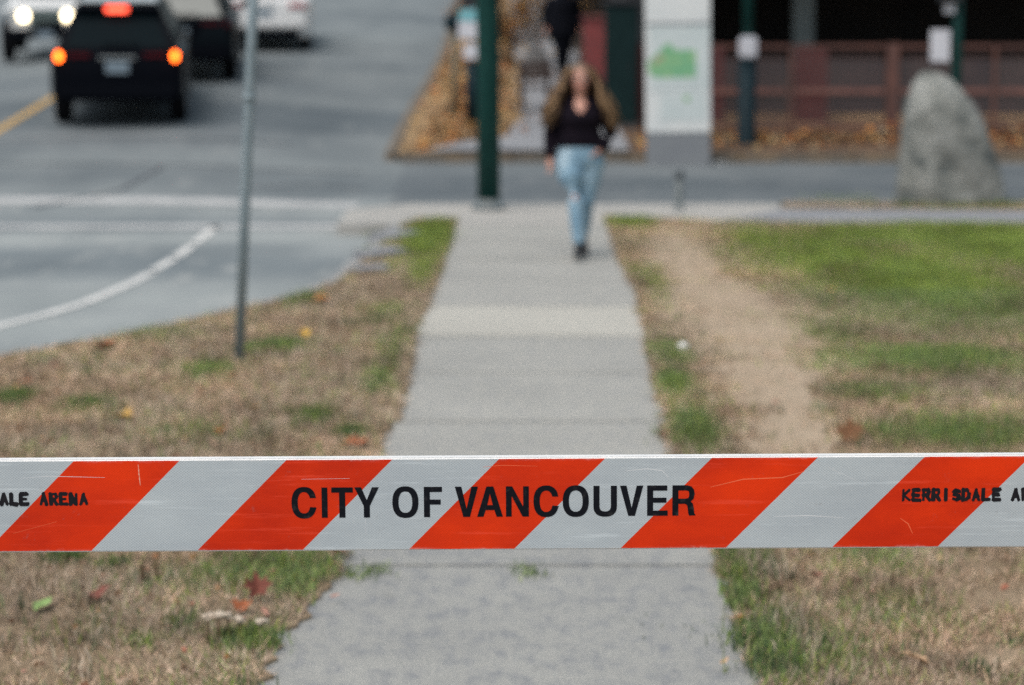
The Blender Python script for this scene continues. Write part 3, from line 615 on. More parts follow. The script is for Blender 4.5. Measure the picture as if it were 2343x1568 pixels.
# ------------------------------------------------------------------ fallen leaves large enough to tell apart
def leaf_mesh(kind, seed):
    r = random.Random(seed); out = []
    if kind == 'maple': prof = [(0, -.15), (.12, -.32), (.42, -.42), (.36, -.12), (.75, .05), (.5, .22), (.55, .55), (.25, .42), (0, 1.0)]
    else: prof = [(0, -.6), (.14, -.4), (.26, -.05), (.22, .35), (.1, .7), (0, 1.0)]
    pr = prof + [(-x, y) for x, y in prof[-2:0:-1]]
    v = [(0, .1, 0)] ; c1, c2 = r.uniform(.25, .8), r.uniform(-.3, .5)
    for x, y in pr: v.append((x + r.uniform(-.05, .05), y + r.uniform(-.05, .05), abs(x) * c1 + y * y * c2 * .5 + r.uniform(-.04, .08)))
    n = len(pr); f = [(0, 1 + i, 1 + (i + 1) % n) for i in range(n)]
    s = len(v); v += [(-.012, -.15, .0), (.012, -.15, .0), (.03, -.8, .12), (.01, -.8, .12)]; f.append((s, s + 1, s + 2, s + 3)); return v, f
LEAFCOL = {'rust': (.28, .085, .03), 'orange': (.4, .17, .06), 'tan': (.42, .28, .17), 'red': (.15, .045, .03), 'pink': (.4, .2, .15), 'yellow': (.52, .32, .05), 'brown': (.13, .06, .025), 'green': (.2, .3, .1), 'ochre': (.4, .24, .06)}
for k_, c in LEAFCOL.items(): MAT['lf_' + k_] = M(k_ + ' leaf', c, tuple(min(1, v * 1.5) for v in c), 40, .75, contrast=(.35, .7))
LV = [('maple', 825, 1024, .14, 'rust', 'rust brown curled maple leaf at the left sidewalk edge just above the board'), ('maple', 1945, 1020, .14, 'brown', 'big brown upright curled leaf on the bare soil just above the board'),
      ('maple', 1520, 1000, .07, 'rust', 'small rust leaf on the right edge of the sidewalk above the board'), ('maple', 218, 1382, .11, 'red', 'curled red brown leaf alone in the dry grass at lower left'),
      ('maple', 590, 1380, .1, 'red', 'dark red leaf tilted in the green grass by the sidewalk'), ('maple', 552, 1408, .08, 'rust', 'rust leaf right beside the withered pale seed heads'), ('oval', 604, 1416, .07, 'pink', 'pink brown leaf on the grass edge right of the seed heads'),
      ('oval', 95, 1402, .13, 'green', 'long pale green leaf lying in the dry grass at far lower left'), ('oval', 765, 1378, .045, 'pink', 'thin pinkish leaf lying on the grey concrete at lower left'), ('maple', 772, 1275, .08, 'pink', 'pink brown leaf at the sidewalk corner just under the board'),
      ('maple', 1866, 1331, .05, 'red', 'single red leaf in the grass right of the sidewalk under the board'), ('oval', 2105, 1528, .1, 'tan', 'tan boat-shaped leaf at the bottom right'), ('oval', 1692, 1427, .05, 'rust', 'rust leaf on the ragged right edge of the concrete'),
      ('oval', 1655, 1531, .05, 'tan', 'tan leaf fragment on the concrete near the bottom edge'), ('maple', 235, 800, .16, 'rust', 'rust leaf by the kerb left of the thin grey pole'), ('maple', 697, 775, .07, 'yellow', 'bright yellow leaf standing in the grass right of the pole'),
      ('oval', 530, 865, .06, 'orange', 'orange leaf in the grass just below the pole foot'), ('maple', 580, 940, .05, 'yellow', 'small yellow leaf on the dry verge below the pole'), ('maple', 280, 965, .13, 'ochre', 'ochre leaf among dark weeds on the left verge'),
      ('maple', 505, 995, .07, 'rust', 'reddish leaf on the verge just above the board'), ('maple', 740, 690, .14, 'orange', 'orange leaf in the green tuft at the kerb'), ('maple', 60, 880, .07, 'rust', 'dark red leaf at the left picture edge on the verge'),
      ('oval', 2150, 1290, .05, 'tan', 'faint tan leaf under the board in the right hand grass'), ('maple', 1895, 665, .09, 'orange', 'small orange leaf on the green part of the lawn'), ('maple', 1360, 838, .06, 'tan', 'small tan leaf near the middle of the sidewalk')]
for i, (kd, px, py, s, c, lab) in enumerate(LV[:-1]):
    v, f = leaf_mesh(kd, 100 + i); g = G(px, py + 6); o = mesh_obj('fallen_leaf', v, f, MAT['lf_' + c]); o.scale = (s * .75,) * 3
    up = .9 if 'upright' in lab or 'tilted' in lab or 'standing' in lab else random.uniform(-.25, .4)
    o.rotation_euler = (up, random.uniform(-.2, .2), random.uniform(0, 6.28) if up < .8 else random.uniform(-.5, .5)); o.location = (g.x, g.y, .03 + (.25 * s if up > .8 else 0)); tag(o, lab, 'leaf', 'fallen leaves on the verge and lawn')
# withered plant with pale heads on brown stems
MAT['stem'] = M('brown stem', (.08, .05, .028), (.14, .09, .045), 60, .9); MAT['head'] = M('pale withered head', (.6, .52, .42), (.42, .34, .27), 60, .95, 90, .8)
g = G(505, 1482); wp = empty('withered_plant', g); tag(wp, 'withered plant with pale shrivelled heads on brown stems by the sidewalk edge', 'plant')
for px, py, hx, hy in [(485, 1480, 478, 1412), (505, 1483, 500, 1408), (522, 1478, 521, 1410), (545, 1476, 548, 1420), (590, 1474, 600, 1424)]:
    a = G(px, py); b = P(hx, hy, a.y); a = a - g; b = b - g; m = (a + b) / 2 + Vector((random.uniform(-.01, .01), 0, 0))
    tb('stem', [a, m, b], [.006, .005, .004], MAT['stem'], wp, 8)
    bm = bmesh.new(); bmesh.ops.create_icosphere(bm, subdivisions=2, radius=1)
    for vv in bm.verts: vv.co = Vector((vv.co.x * .021, vv.co.y * .017, vv.co.z * .014)) * (1 + random.uniform(-.3, .3)) + b
    bm_obj('seed_head', bm, MAT['head'], wp)
for (px, lab) in ((325, 'pair of dry brown dock stems behind the red brown leaf, left one'), (358, 'dry brown dock stems nearer the green grass patch under the board')):
    g = G(px, 1345); dk_ = empty('dock_stalk', g); tag(dk_, lab.replace('pair of ', 'thin ').replace(', left one', ' at left'), 'weed', 'dry stalks in the verge')
    for k in range(3):
        t = Vector((random.uniform(-.01, .01), .01 * k, .09 + .02 * k)); tb('stem', [Vector((.012 * k - .012, 0, 0)), t * .5, t + Vector((.012 * k - .012, 0, 0))], [.003, .004, .002], MAT['stem'], dk_, 7)
# crumpled white litter
def crumple(px, py, s, z, lab, seed, mt):
    r = random.Random(seed); bm = bmesh.new(); bmesh.ops.create_icosphere(bm, subdivisions=3, radius=1)
    for vv in bm.verts:
        n_ = vv.co.copy(); k = 1 + .22 * math.sin(n_.x * 5 + seed) * math.cos(n_.y * 6) + .15 * math.sin(n_.z * 9 + n_.x * 4) + r.uniform(-.06, .06); vv.co = Vector((n_.x * s[0], n_.y * s[1], n_.z * s[2])) * k
    o = bm_obj('crumpled_paper', bm, mt); g = G(px, py, z); o.location = (g.x, g.y, z + s[2] * .9); tag(o, lab, 'litter')
MAT['paper'] = M('white paper', (.82, .82, .8), (.7, .7, .69), 30, .7)
crumple(1562, 805, (.032, .03, .03), 0.01, 'crumpled white paper ball in the grass right of the sidewalk', 3, MAT['paper'])
crumple(1645, 380, (.15, .2, .035), zright(28.9), 'flat crumpled pale paper lying on the side street by the map pillar', 5, MAT['paper'])

# ------------------------------------------------------------------ poles and signs
MAT['green'] = M('dark green enamel', (.004, .034, .030), (.007, .044, .038), 6, .5, spec=.15)
MAT['navy'] = M('dark blue green enamel', (.005, .017, .024), (.009, .024, .032), 6, .5, spec=.12)
MAT['dark'] = M('near black metal', (.008, .01, .014), (.014, .016, .02), 8, .5)
MAT['plate_w'] = M('white sign plate', (.62, .63, .68), (.56, .57, .62), 9, .5); MAT['plate_t'] = M('teal sign plate', (.16, .42, .47), (.2, .47, .52), 9, .5)
MAT['olive'] = M('olive grey paint', (.13, .13, .09), (.17, .16, .12), 8, .6)
# thin leaning sign pole on the verge
b = G(546, 828); t = P(582, -60, b.y - .05); d = t - b
pole = empty('sign_pole', b); tag(pole, 'thin grey galvanised pole leaning slightly on the verge at left', 'pole')
u = d * (2.9 / d.z); tb('post', [Vector((0, 0, -.05)), u * .33, u * .66, u], .031, MAT['steel'], pole, 20)
tb('cap', [u, u + Vector((0, 0, .02))], [.033, .02], MAT['steel'], pole, 20)
for k in (.55, .95): tb('collar', [u * k, u * (k + .012)], .036, MAT['steel'], pole, 20)
bx('sign_plate', u * .86 + Vector((0, -.04, .15)), (.3, .006, .45), MAT['plate_w'], pole, .002)
# green signal pole on the corner
b = G(1118, 478); gp_ = empty('signal_pole', b); tag(gp_, 'thick dark green signal pole on the pavement corner', 'pole')
tb('post', [(0, 0, .08), (0, 0, 1.5), (-.03, 0, 3.2), (-.05, 0, 5.6)], [.124, .12, .115, .095], MAT['green'], gp_, 28)
tb('base_flange', [(0, 0, .0), (0, 0, .03), (0, 0, .05), (0, 0, .09), (0, 0, .13)], [.19, .185, .15, .13, .12], M('dark grey casting', (.09, .11, .115), (.14, .16, .165), 8, .6), gp_, 24)
for k in range(4):
    a = R(45 + 90 * k); tb('bolt', [(.16 * math.cos(a), .16 * math.sin(a), .03), (.16 * math.cos(a), .16 * math.sin(a), .07)], .018, MAT['steel'], gp_, 8)
bx('hand_hole_cover', (0, -.112, .55), (.09, .012, .16), MAT['green'], gp_, .004)
def post(name, px, py, Y, parts, label):
    b = P(px, py, Y); b.z = float(zbank(b.x, Y)) if Y > 30.1 else 0.0
    e = empty(name, b); tag(e, label, 'pole' if 'pole' in name or 'post' in name else 'sign'); return e
def at(e, px, py, dy=0): return P(px, py, e.location.y + dy) - e.location
# dark post with teal and white plates behind the signal pole
e = post('parking_sign_post', 1080, 300, 32.6, 0, 'dark sign post with teal and white plates half behind the green pole')
top = at(e, 1080, -40); tb('post', [(0, 0, -.05), (0, 0, at(e, 1080, 140).z)], .085, MAT['navy'], e, 20); tb('upper_post', [(0, 0, at(e, 1080, 140).z), (0, 0, top.z)], .03, MAT['steel'], e, 16)
def plate(e, x0, y0, x1, y1, mt, name='sign_plate', dy=-.11, th=.012):
    a = at(e, x0, y0, dy); b = at(e, x1, y1, dy); return bx(name, ((a.x + b.x) / 2, (a.y + b.y) / 2, (a.z + b.z) / 2), (abs(b.x - a.x), th, abs(a.z - b.z)), MAT[mt], e, .004)
plate(e, 1050, 20, 1096, 48, 'plate_t'); plate(e, 1048, 49, 1096, 88, 'plate_w'); plate(e, 1060, 100, 1092, 134, 'plate_w'); plate(e, 1056, -40, 1096, 14, 'dark')
e = post('marker_post', 1041, 240, 33.4, 0, 'thin olive post topped by a dark round disc beside the teal sign')
tb('post', [(0, 0, -.05), (0, 0, at(e, 1041, 62).z)], .045, MAT['olive'], e, 14)
c = at(e, 1036, 50, -.06); tb('disc', [c + Vector((0, -.03, 0)), c + Vector((0, .03, 0))], .13, MAT['navy'], e, 24)
# pole by the fence with its white box
e = post('lamp_post', 1707, 330, 31.15, 0, 'dark green post with white box standing before the red fence')
zb1 = at(e, 1707, 132).z; zb2 = at(e, 1707, 82).z
tb('sleeve', [(0, 0, -.05), (0, 0, .06), (0, 0, .08), (0, 0, zb1 - .02)], [.16, .15, .125, .12], MAT['navy'], e, 24); tb('post', [(0, 0, zb1 - .02), (0, 0, 3.6)], .075, MAT['green'], e, 20)
bm = bmesh.new(); box(bm, (0, -.06, (zb1 + zb2) / 2), (.24, .2, zb2 - zb1)); bm_obj('signal_box', bm, MAT['plate_w'], e, False, .03)
# green post with notice behind the boulder
e = post('notice_post', 2182, 380, 26.2, 0, 'green post with white notice rising behind the boulder'); e.location.z = zright(26.2)
tb('post', [(0, 0, -.05), (0, 0, 3.4)], .06, MAT['green'], e, 18); plate(e, 2130, 67, 2172, 140, 'plate_w', dy=-.08, th=.03); plate(e, 2160, 8, 2186, 30, 'plate_w', dy=-.08); plate(e, 2150, -70, 2200, 4, 'dark', 'signal_head', dy=-.12, th=.16)
# low grey bollard on the corner
b = G(1553, 480); e = empty('bollard', b); tag(e, 'short grey bollard with dark cap on the pavement corner', 'bollard')
tb('post', [(0, 0, -.02), (0, 0, .02), (0, 0, .025), (0, 0, .34)], [.065, .065, .045, .045], M('dark grey bollard', (.09, .11, .115), (.14, .16, .165), 8, .6), e, 18); tb('cap', [(0, 0, .34), (0, 0, .355), (0, 0, .41), (0, 0, .43)], [.05, .058, .056, .03], M('bollard cap', (.07, .085, .095), rough=.5), e, 18)

# ------------------------------------------------------------------ map pillar
MAT['pan_w'] = M('white panel', (.72, .74, .73), (.66, .69, .69), 3, .35); MAT['pan_t'] = M('pale blue map print', (.53, .60, .60), (.6, .66, .66), 4, .35)
MAT['map_g'] = M('green map print', (.17, .43, .24), (.3, .5, .24), 7, .4, contrast=(.4, .6)); MAT['map_b'] = M('brown map print', (.38, .33, .24), rough=.4); MAT['pil_base'] = M('grey pillar base', (.19, .205, .225), (.22, .235, .25), 6, .5)
Yp = 29.74; b = P(1552, 366, Yp); zp = zright(Yp); b.z = zp
e = empty('map_pillar', b, R(-2)); tag(e, 'tall white map pillar with green map and grey base across the side street', 'sign'); e.rotation_euler[1] = R(-.9)
hw_ = (P(1624, 200, Yp).x - P(1476, 200, Yp).x) / 2
zs = lambda py: at(e, 1552, py).z
bx('base', (0, 0, zs(303) / 2 - .03), (2 * hw_, .2, zs(303) + .06), MAT['pil_base'], e, .01)
bx('body', (0, 0, (zs(302) + 2.75) / 2), (2 * hw_, .2, 2.75 - zs(302)), MAT['pan_w'], e, .012)
bx('cap', (0, 0, 2.79), (2 * hw_ + .02, .22, .07), MAT['pil_base'], e, .01)
bx('map_panel', (.02, -.103, (zs(58) + zs(205)) / 2), (2 * hw_ * .93, .006, zs(58) - zs(205)), MAT['pan_t'], e, .002)
bx('trim', (0, -.103, (zs(50) + zs(56)) / 2), (2 * hw_ * .97, .008, zs(50) - zs(56)), MAT['pil_base'], e)
sc = FOC / (Yp + .2)
def mp(px, py): return ((px - 1550) / sc, zs(py))
v, t = poly_faces([[mp(*q) for q in [(1484, 165), (1482, 140), (1512, 112), (1520, 100), (1534, 98), (1542, 112), (1590, 114), (1590, 176), (1500, 176)]]])
mesh_obj('map_print', [(p[0], -.1075, p[1]) for p in v], [tuple(x) for x in t], MAT['map_g'], e)
v, t = poly_faces([[mp(*q) for q in [(1490, 142), (1512, 122), (1522, 126), (1498, 146)]]]); mesh_obj('map_print', [(p[0], -.1085, p[1]) for p in v], [tuple(x) for x in t], MAT['map_b'], e)
bx('text_panel', (.06, -.103, (zs(210) + zs(275)) / 2), (2 * hw_ * .72, .006, zs(210) - zs(275)), MAT['pan_t'], e, .002)
bx('map_key', (.11, -.1075, zs(224)), (.07, .004, .07), MAT['map_g'], e)

# ------------------------------------------------------------------ boulder
def boulder(px, py, prof, depth, label, seed, mt, name='boulder', Y=None, zg=None):
    g = G(px, py) if Y is None else P(px, py, Y)
    if zg is not None: g.z = zg
    s = FOC / (g.y * CP + EYE * SP * .8); bm = bmesh.new(); n = 40; rings = []
    r = np.random.default_rng(seed)
    hs_ = np.interp(np.linspace(0, 1, 30), np.linspace(0, 1, len(prof)), [p[0] for p in prof]); ls = np.interp(np.linspace(0, 1, 30), np.linspace(0, 1, len(prof)), [p[1] for p in prof]); rs = np.interp(np.linspace(0, 1, 30), np.linspace(0, 1, len(prof)), [p[2] for p in prof])
    for i in range(30):
        z = (py - hs_[i]) / s - .06; c = ((ls[i] + rs[i]) / 2 - px) / s; hw = (rs[i] - ls[i]) / 2 / s; ring = []
        for k in range(n):
            a = 2 * math.pi * k / n; ca, sa = math.cos(a), math.sin(a); p_ = 2.6
            f = 1 + .07 * math.sin(3 * a + z * 4 + seed) * (abs(sa)) + .05 * math.sin(7 * a + z * 9) * abs(sa)
            ring.append(bm.verts.new((c + hw * math.copysign(abs(ca) ** (2 / p_), ca), depth * min(1, hw / .35) * math.copysign(abs(sa) ** (2 / p_), sa) * f, z)))
        rings.append(ring)
    for a, b in zip(rings, rings[1:]):
        for k in range(n): bm.faces.new((a[k], a[(k + 1) % n], b[(k + 1) % n], b[k]))
    bm.faces.new(rings[0][::-1]); bm.faces.new(rings[-1])
    zc = (py - hs_[-1]) / s * .42; cc = Vector((((ls[12] + rs[12]) / 2 - px) / s, 0, zc))
    rr = random.Random(seed); bm.verts.ensure_lookup_table(); cop = [v_.co.copy() for v_ in bm.verts]
    for _ in range(46):
        n_ = Vector((rr.gauss(0, .32), -abs(rr.gauss(0, 1)) - .2, rr.gauss(0, .4))).normalized(); m_ = max((c_ - cc).dot(n_) for c_ in cop) * rr.uniform(.9, .975)
        for v_ in bm.verts:
            d_ = (v_.co - cc).dot(n_) - m_
            if d_ > 0: v_.co -= n_ * d_ * .9
    for v_ in bm.verts: v_.co += Vector((rr.gauss(0, 1), rr.gauss(0, 1), rr.gauss(0, 1))) * .006
    o = bm_obj(name, bm, mt, None, False); o.location = g; tag(o, label, 'boulder'); return o
def rock_mat(name, a, b_, c_):
    m, nt, b = new_mat(name); co = N(nt, 'ShaderNodeTexCoord').outputs['Object']
    c = ramp(nt, noise(nt, co, 2.6, 8, .6), [(.36, a), (.47, b_), (.64, c_)]); g_ = ramp(nt, noise(nt, co, 30, 5, .7), [(.3, (.75,) * 3), (.7, (1.2,) * 3)])
    nt.links.new(mixc(nt, 1.0, c, g_, 'MULTIPLY'), b.inputs['Base Color']); b.inputs['Roughness'].default_value = .9; bump(nt, b, noise(nt, co, 5, 9, .65), .9, .05); return m
MAT['rock'] = rock_mat('grey granite', (.085, .1, .1), (.2, .21, .195), (.29, .3, .285)); MAT['rock2'] = rock_mat('pale granite', (.13, .13, .135), (.17, .17, .17), (.22, .215, .21))
boulder(2170, 466, [(476, 2046, 2300), (440, 2049, 2299), (400, 2052, 2290), (350, 2057, 2276), (300, 2060, 2256), (250, 2064, 2234), (210, 2073, 2206), (180, 2083, 2178), (160, 2096, 2156), (149, 2110, 2136), (145, 2119, 2127)], .42,
        'large grey granite boulder with rounded peak beside the path at right', 2, MAT['rock'])

# ------------------------------------------------------------------ fence and the dark building behind it
MAT['rust'] = M('red brown painted steel', (.15, .065, .05), (.09, .042, .035), 3, .6); MAT['rust_l'] = M('faded pink brown rail', (.22, .1, .08), (.14, .065, .055), 2.5, .6); MAT['mesh'] = M('dark brown mesh wire', (.12, .072, .068), (.075, .048, .05), 4, .6)
YF = 31.75; f0 = P(1400, 330, YF); zf_ = zright(YF) + .1
fen = empty('fence', (P(1575, 330, YF).x, YF, zf_)); tag(fen, 'red brown steel fence with mesh panels along the far pavement', 'fence')
ztop = P(1800, 100, YF).z - zf_; zmid = P(1800, 208, YF).z - zf_
xp = [P(q, 200, YF).x - fen.location.x for q in (1342, 1575, 1809, 2041, 2275)]; st = (xp[-1] - xp[0]) / 4
xp += [xp[-1] + st * (k + 1) for k in range(4)]
xp = xp[1:]
for i, x in enumerate(xp):
    w = .17 if i == 2 else .06
    bx('post', (x, 0, ztop / 2), (w, w, ztop + (.03 if i == 2 else 0)), MAT['rust'], fen, .006)
for i, (a, b_) in enumerate(zip(xp, xp[1:])):
    a += .05 if i != 2 else .11; b_ -= .05 if i != 1 else .11
    for z, h, mt in ((ztop - .03, .055, 'rust'), (zmid, .075, 'rust_l'), (.16, .05, 'rust')): bx('rail', ((a + b_) / 2, 0, z), (b_ - a, .05, h), MAT[mt], fen, .004)
    bm = bmesh.new(); n = int((b_ - a) / .055)
    for k in range(1, n):
        xx = a + (b_ - a) * k / n; box(bm, (xx, .03, (ztop - .1 + .2) / 2), (.014, .008, ztop - .3))
    for k in range(1, 18):
        zz = .2 + (ztop - .3) * k / 18; box(bm, ((a + b_) / 2, .04, zz), (b_ - a, .007, .009))
    o = bm_obj('mesh_panel', bm, MAT['mesh'], fen); o['kind'] = 'stuff'
# building: low brick plinth piers in front of a deep open ground floor
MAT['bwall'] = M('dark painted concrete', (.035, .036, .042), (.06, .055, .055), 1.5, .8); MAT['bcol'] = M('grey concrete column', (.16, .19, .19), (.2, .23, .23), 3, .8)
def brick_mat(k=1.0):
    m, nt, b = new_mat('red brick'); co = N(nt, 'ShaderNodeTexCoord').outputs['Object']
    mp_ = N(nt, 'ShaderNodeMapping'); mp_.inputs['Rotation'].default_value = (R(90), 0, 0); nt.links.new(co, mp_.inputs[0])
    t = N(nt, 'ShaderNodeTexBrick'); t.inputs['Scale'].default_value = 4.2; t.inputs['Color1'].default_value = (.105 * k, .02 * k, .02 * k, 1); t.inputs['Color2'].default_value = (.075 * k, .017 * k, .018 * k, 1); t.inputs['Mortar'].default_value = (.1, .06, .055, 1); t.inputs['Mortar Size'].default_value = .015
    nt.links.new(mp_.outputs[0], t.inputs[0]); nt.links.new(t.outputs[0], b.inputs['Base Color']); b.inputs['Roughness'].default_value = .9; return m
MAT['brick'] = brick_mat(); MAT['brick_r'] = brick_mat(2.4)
YBD = 34.6; x0 = P(1470, 200, YBD).x; zb = zright(YBD) + .1
bd = empty('parkade_building', (x0, YBD, zb)); tag(bd, 'dark open ground floor of a building behind the red fence', 'building')
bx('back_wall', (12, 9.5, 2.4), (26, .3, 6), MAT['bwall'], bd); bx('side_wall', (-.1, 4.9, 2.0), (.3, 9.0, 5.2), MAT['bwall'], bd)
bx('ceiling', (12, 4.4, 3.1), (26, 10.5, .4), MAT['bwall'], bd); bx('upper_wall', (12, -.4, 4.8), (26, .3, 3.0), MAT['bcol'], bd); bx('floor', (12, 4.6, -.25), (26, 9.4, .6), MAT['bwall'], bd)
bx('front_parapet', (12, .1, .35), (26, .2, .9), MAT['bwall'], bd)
for q in (1837, 2420, 2900):
    xx = P(q, 30, YBD + 2).x - x0; bx('column', (xx, 2, 1.5), (.34, .34, 2.75), MAT['bcol'], bd, .02)
for q0, q1, y0, y1, dy in ((1440, 1656, 100, 188, -.9), (1822, 1890, 112, 285, -.9)):
    a = P(q0, y0, YBD + dy) - bd.location; b_ = P(q1, y1, YBD + dy) - bd.location
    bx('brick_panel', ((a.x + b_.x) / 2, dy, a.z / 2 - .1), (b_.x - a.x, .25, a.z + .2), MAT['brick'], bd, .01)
# brick gate pillar and the dark green cabinet left of the map pillar
YG = 34.0; a = P(1361, 300, YG); zg = float(zbank(a.x, YG)); e = empty('brick_pillar', (a.x, YG, zg)); tag(e, 'red brick gate pillar behind the walking woman', 'pillar')
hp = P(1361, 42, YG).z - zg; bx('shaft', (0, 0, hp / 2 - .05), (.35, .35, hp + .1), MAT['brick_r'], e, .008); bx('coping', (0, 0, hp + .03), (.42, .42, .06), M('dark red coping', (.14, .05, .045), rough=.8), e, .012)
YC = 33.0; a = P(1420, 320, YC); zg = float(zbank(a.x, YC)); e = empty('utility_cabinet', (a.x, YC, zg)); tag(e, 'tall dark green utility cabinet between the woman and the map pillar', 'cabinet')
hc = P(1420, 8, YC).z - zg; MAT['cab'] = M('dark cabinet green', (.006, .018, .019), (.01, .026, .027), 4, .6, spec=.1)
bx('body', (0, 0, hc / 2 - .02), (.46, .5, hc), MAT['cab'], e, .015); bx('lid', (.04, 0, hc + .02), (.62, .6, .08), MAT['dark'], e, .01); bx('plinth', (0, 0, .03), (.54, .58, .12), MAT['bwall'], e, .01)
bx('door', (0, -.256, hc * .5), (.38, .012, hc * .84), MAT['cab'], e, .004); bx('handle', (.13, -.27, hc * .5), (.02, .02, .14), MAT['dark'], e, .004)
# bench and pale boulder on the bank
MAT['wood'] = M('dark brown wood', (.028, .016, .014), (.045, .024, .018), 8, .7, stretch=(.3, 3, 3)); YN = 34.6; a = P(1224, 235, YN); zg = float(zbank(a.x, YN))
e = empty('bench', (a.x, YN, zg - .02)); tag(e, 'dark brown wooden bench on the leafy bank behind the green pole', 'bench')
for k in range(3): bx('seat_slat', (0, -.18 + .13 * k, .42), (.5, .11, .04), MAT['wood'], e, .005)
for k in range(2): bx('back_slat', (0, .2 + .015 * k, .58 + .15 * k), (.5, .03, .12), MAT['wood'], e, .005)
for s in (-1, 1):
    for t in (-1, 1): bx('leg', (s * .2, t * .17, .2), (.07, .07, .4), MAT['wood'], e, .005)
    bx('back_post', (s * .2, .24, .56), (.06, .04, .4), MAT['wood'], e, .004)
boulder(1226, 178, [(182, 1192, 1262), (165, 1190, 1264), (140, 1192, 1260), (115, 1198, 1252), (98, 1208, 1244), (90, 1220, 1234)], .22, 'small pale grey rock on the bank above the bench', 6, MAT['rock2'], 'boulder', 39.5, float(zbank(.4, 39.5)) - .02)
# autumn shrubs high on the bank
def shrub(px, Y, w, h, n, pal, label, seed):
    r = random.Random(seed); a = P(px, 100, Y); z = float(zbank(a.x, Y)); e = empty('autumn_shrub', (a.x, Y, z)); tag(e, label, 'shrub', 'autumn shrubs on the bank')
    bm = bmesh.new()
    for k in range(7):
        t = Vector((r.uniform(-w * .35, w * .35), r.uniform(-w * .3, w * .3), h * r.uniform(.6, .95))); tube(bm, [Vector((0, 0, -.05)), t * .5 + Vector((r.uniform(-.05, .05), 0, 0)), t], [.02, .013, .005], 6)
    bm_obj('stems', bm, MAT['stem'], e)
    co = []; col = []
    cl = [(Vector((r.uniform(-w * .42, w * .42), r.uniform(-w * .35, w * .35), h * r.uniform(.15, .9))), r.uniform(.1, .24) * w) for _ in range(26)]
    for _ in range(n):
        c, rad = r.choice(cl); o = c + Vector((r.gauss(0, 1), r.gauss(0, 1), r.gauss(0, 1))) * rad * .55; o.z = max(.02, o.z); s = r.uniform(.04, .085)
        m = Matrix.Rotation(r.uniform(0, 6.28), 3, 'Z') @ Matrix.Rotation(r.uniform(-1, 1), 3, 'X'); q = [o + m @ Vector(v) * s for v in ((0, -.6, 0), (.4, 0, .1), (0, .65, 0), (-.4, 0, .1))]
        co.append([tuple(v) for v in q]); col.append(np.array(r.choice(pal)) * r.uniform(.6, 1.25))
    o = raw_mesh('foliage', np.array(co), 4, np.array(col), MAT['leaves']); o.parent = e
PB = [(.3, .16, .06), (.22, .13, .06), (.4, .24, .08), (.14, .08, .04)]; PD = [(.02, .03, .03), (.03, .04, .03), (.05, .04, .03)]
shrub(1168, 41, 1.0, 1.3, 1800, PB + PAL_O, 'ochre shrub right of the green pole on the leafy bank', 1); shrub(1230, 46, 1.5, 1.5, 2400, PB, 'brown autumn shrub at the top behind the dark clothed person', 2)
shrub(1330, 41.5, 1.3, 2.3, 2600, PB + PD, 'dark orange tall shrub above the brick pillar', 3); shrub(1090, 47, 1.1, 1.3, 1800, PAL_O, 'orange shrub at the kerb high behind the signs', 4)

# ------------------------------------------------------------------ people: one continuous body each, fused from shaped volumes
def fuse(name, bm, vox, mat, parent, smooth_it=6):
    o = bm_obj(name, bm, None); md = o.modifiers.new('r', 'REMESH'); md.mode = 'VOXEL'; md.voxel_size = vox
    if smooth_it: s = o.modifiers.new('s', 'SMOOTH'); s.iterations = smooth_it; s.factor = .5
    dg = bpy.context.evaluated_depsgraph_get(); dg.update(); me = bpy.data.meshes.new_from_object(o.evaluated_get(dg)); me.name = name
    old = o.data; o.modifiers.clear(); o.data = me; bpy.data.meshes.remove(old); me.materials.clear(); me.materials.append(mat)
    me.polygons.foreach_set('use_smooth', [True] * len(me.polygons)); o.parent = parent; return o
V = lambda *a: Vector(a)
def sect(bm, secs, n=20):
    """loft of horizontal ellipses (x, y, z, rx, ry)"""
    rg = []
    for x, y, z, rx, ry in secs: rg.append([bm.verts.new((x + rx * math.cos(2 * math.pi * k / n), y + ry * math.sin(2 * math.pi * k / n), z)) for k in range(n)])
    for a, b in zip(rg, rg[1:]):
        for k in range(n): bm.faces.new((a[k], a[(k + 1) % n], b[(k + 1) % n], b[k]))
    bm.faces.new(rg[0][::-1]); bm.faces.new(rg[-1])
def hand(bm, w, d, side, curl=.5):
    """palm and five bent fingers; w wrist, d pointing direction, side = thumb direction"""
    d = d.normalized(); side = side.normalized(); nrm = d.cross(side).normalized()
    tube(bm, [w - d * .01, w + d * .03, w + d * .075], [(.022, .018), (.034, .015), (.033, .013)], 12)
    for k, (o, L) in enumerate(((-.027, .05), (-.009, .062), (.009, .068), (.026, .06))):
        p = w + d * .07 + side * o; e1 = p + d * L * .5 + nrm * L * .12 * curl; e2 = e1 + (d * (1 - .5 * curl) + nrm * .6 * curl).normalized() * L * .32; e3 = e2 + (d * (1 - curl) + nrm * curl).normalized() * L * .28
        tube(bm, [p, e1, e2, e3], [.0088, .0084, .0078, .0062], 8)
    p = w + d * .022 + side * .028; tube(bm, [p, p + side * .022 + d * .024, p + side * .03 + d * .055], [.0115, .0105, .008], 8)
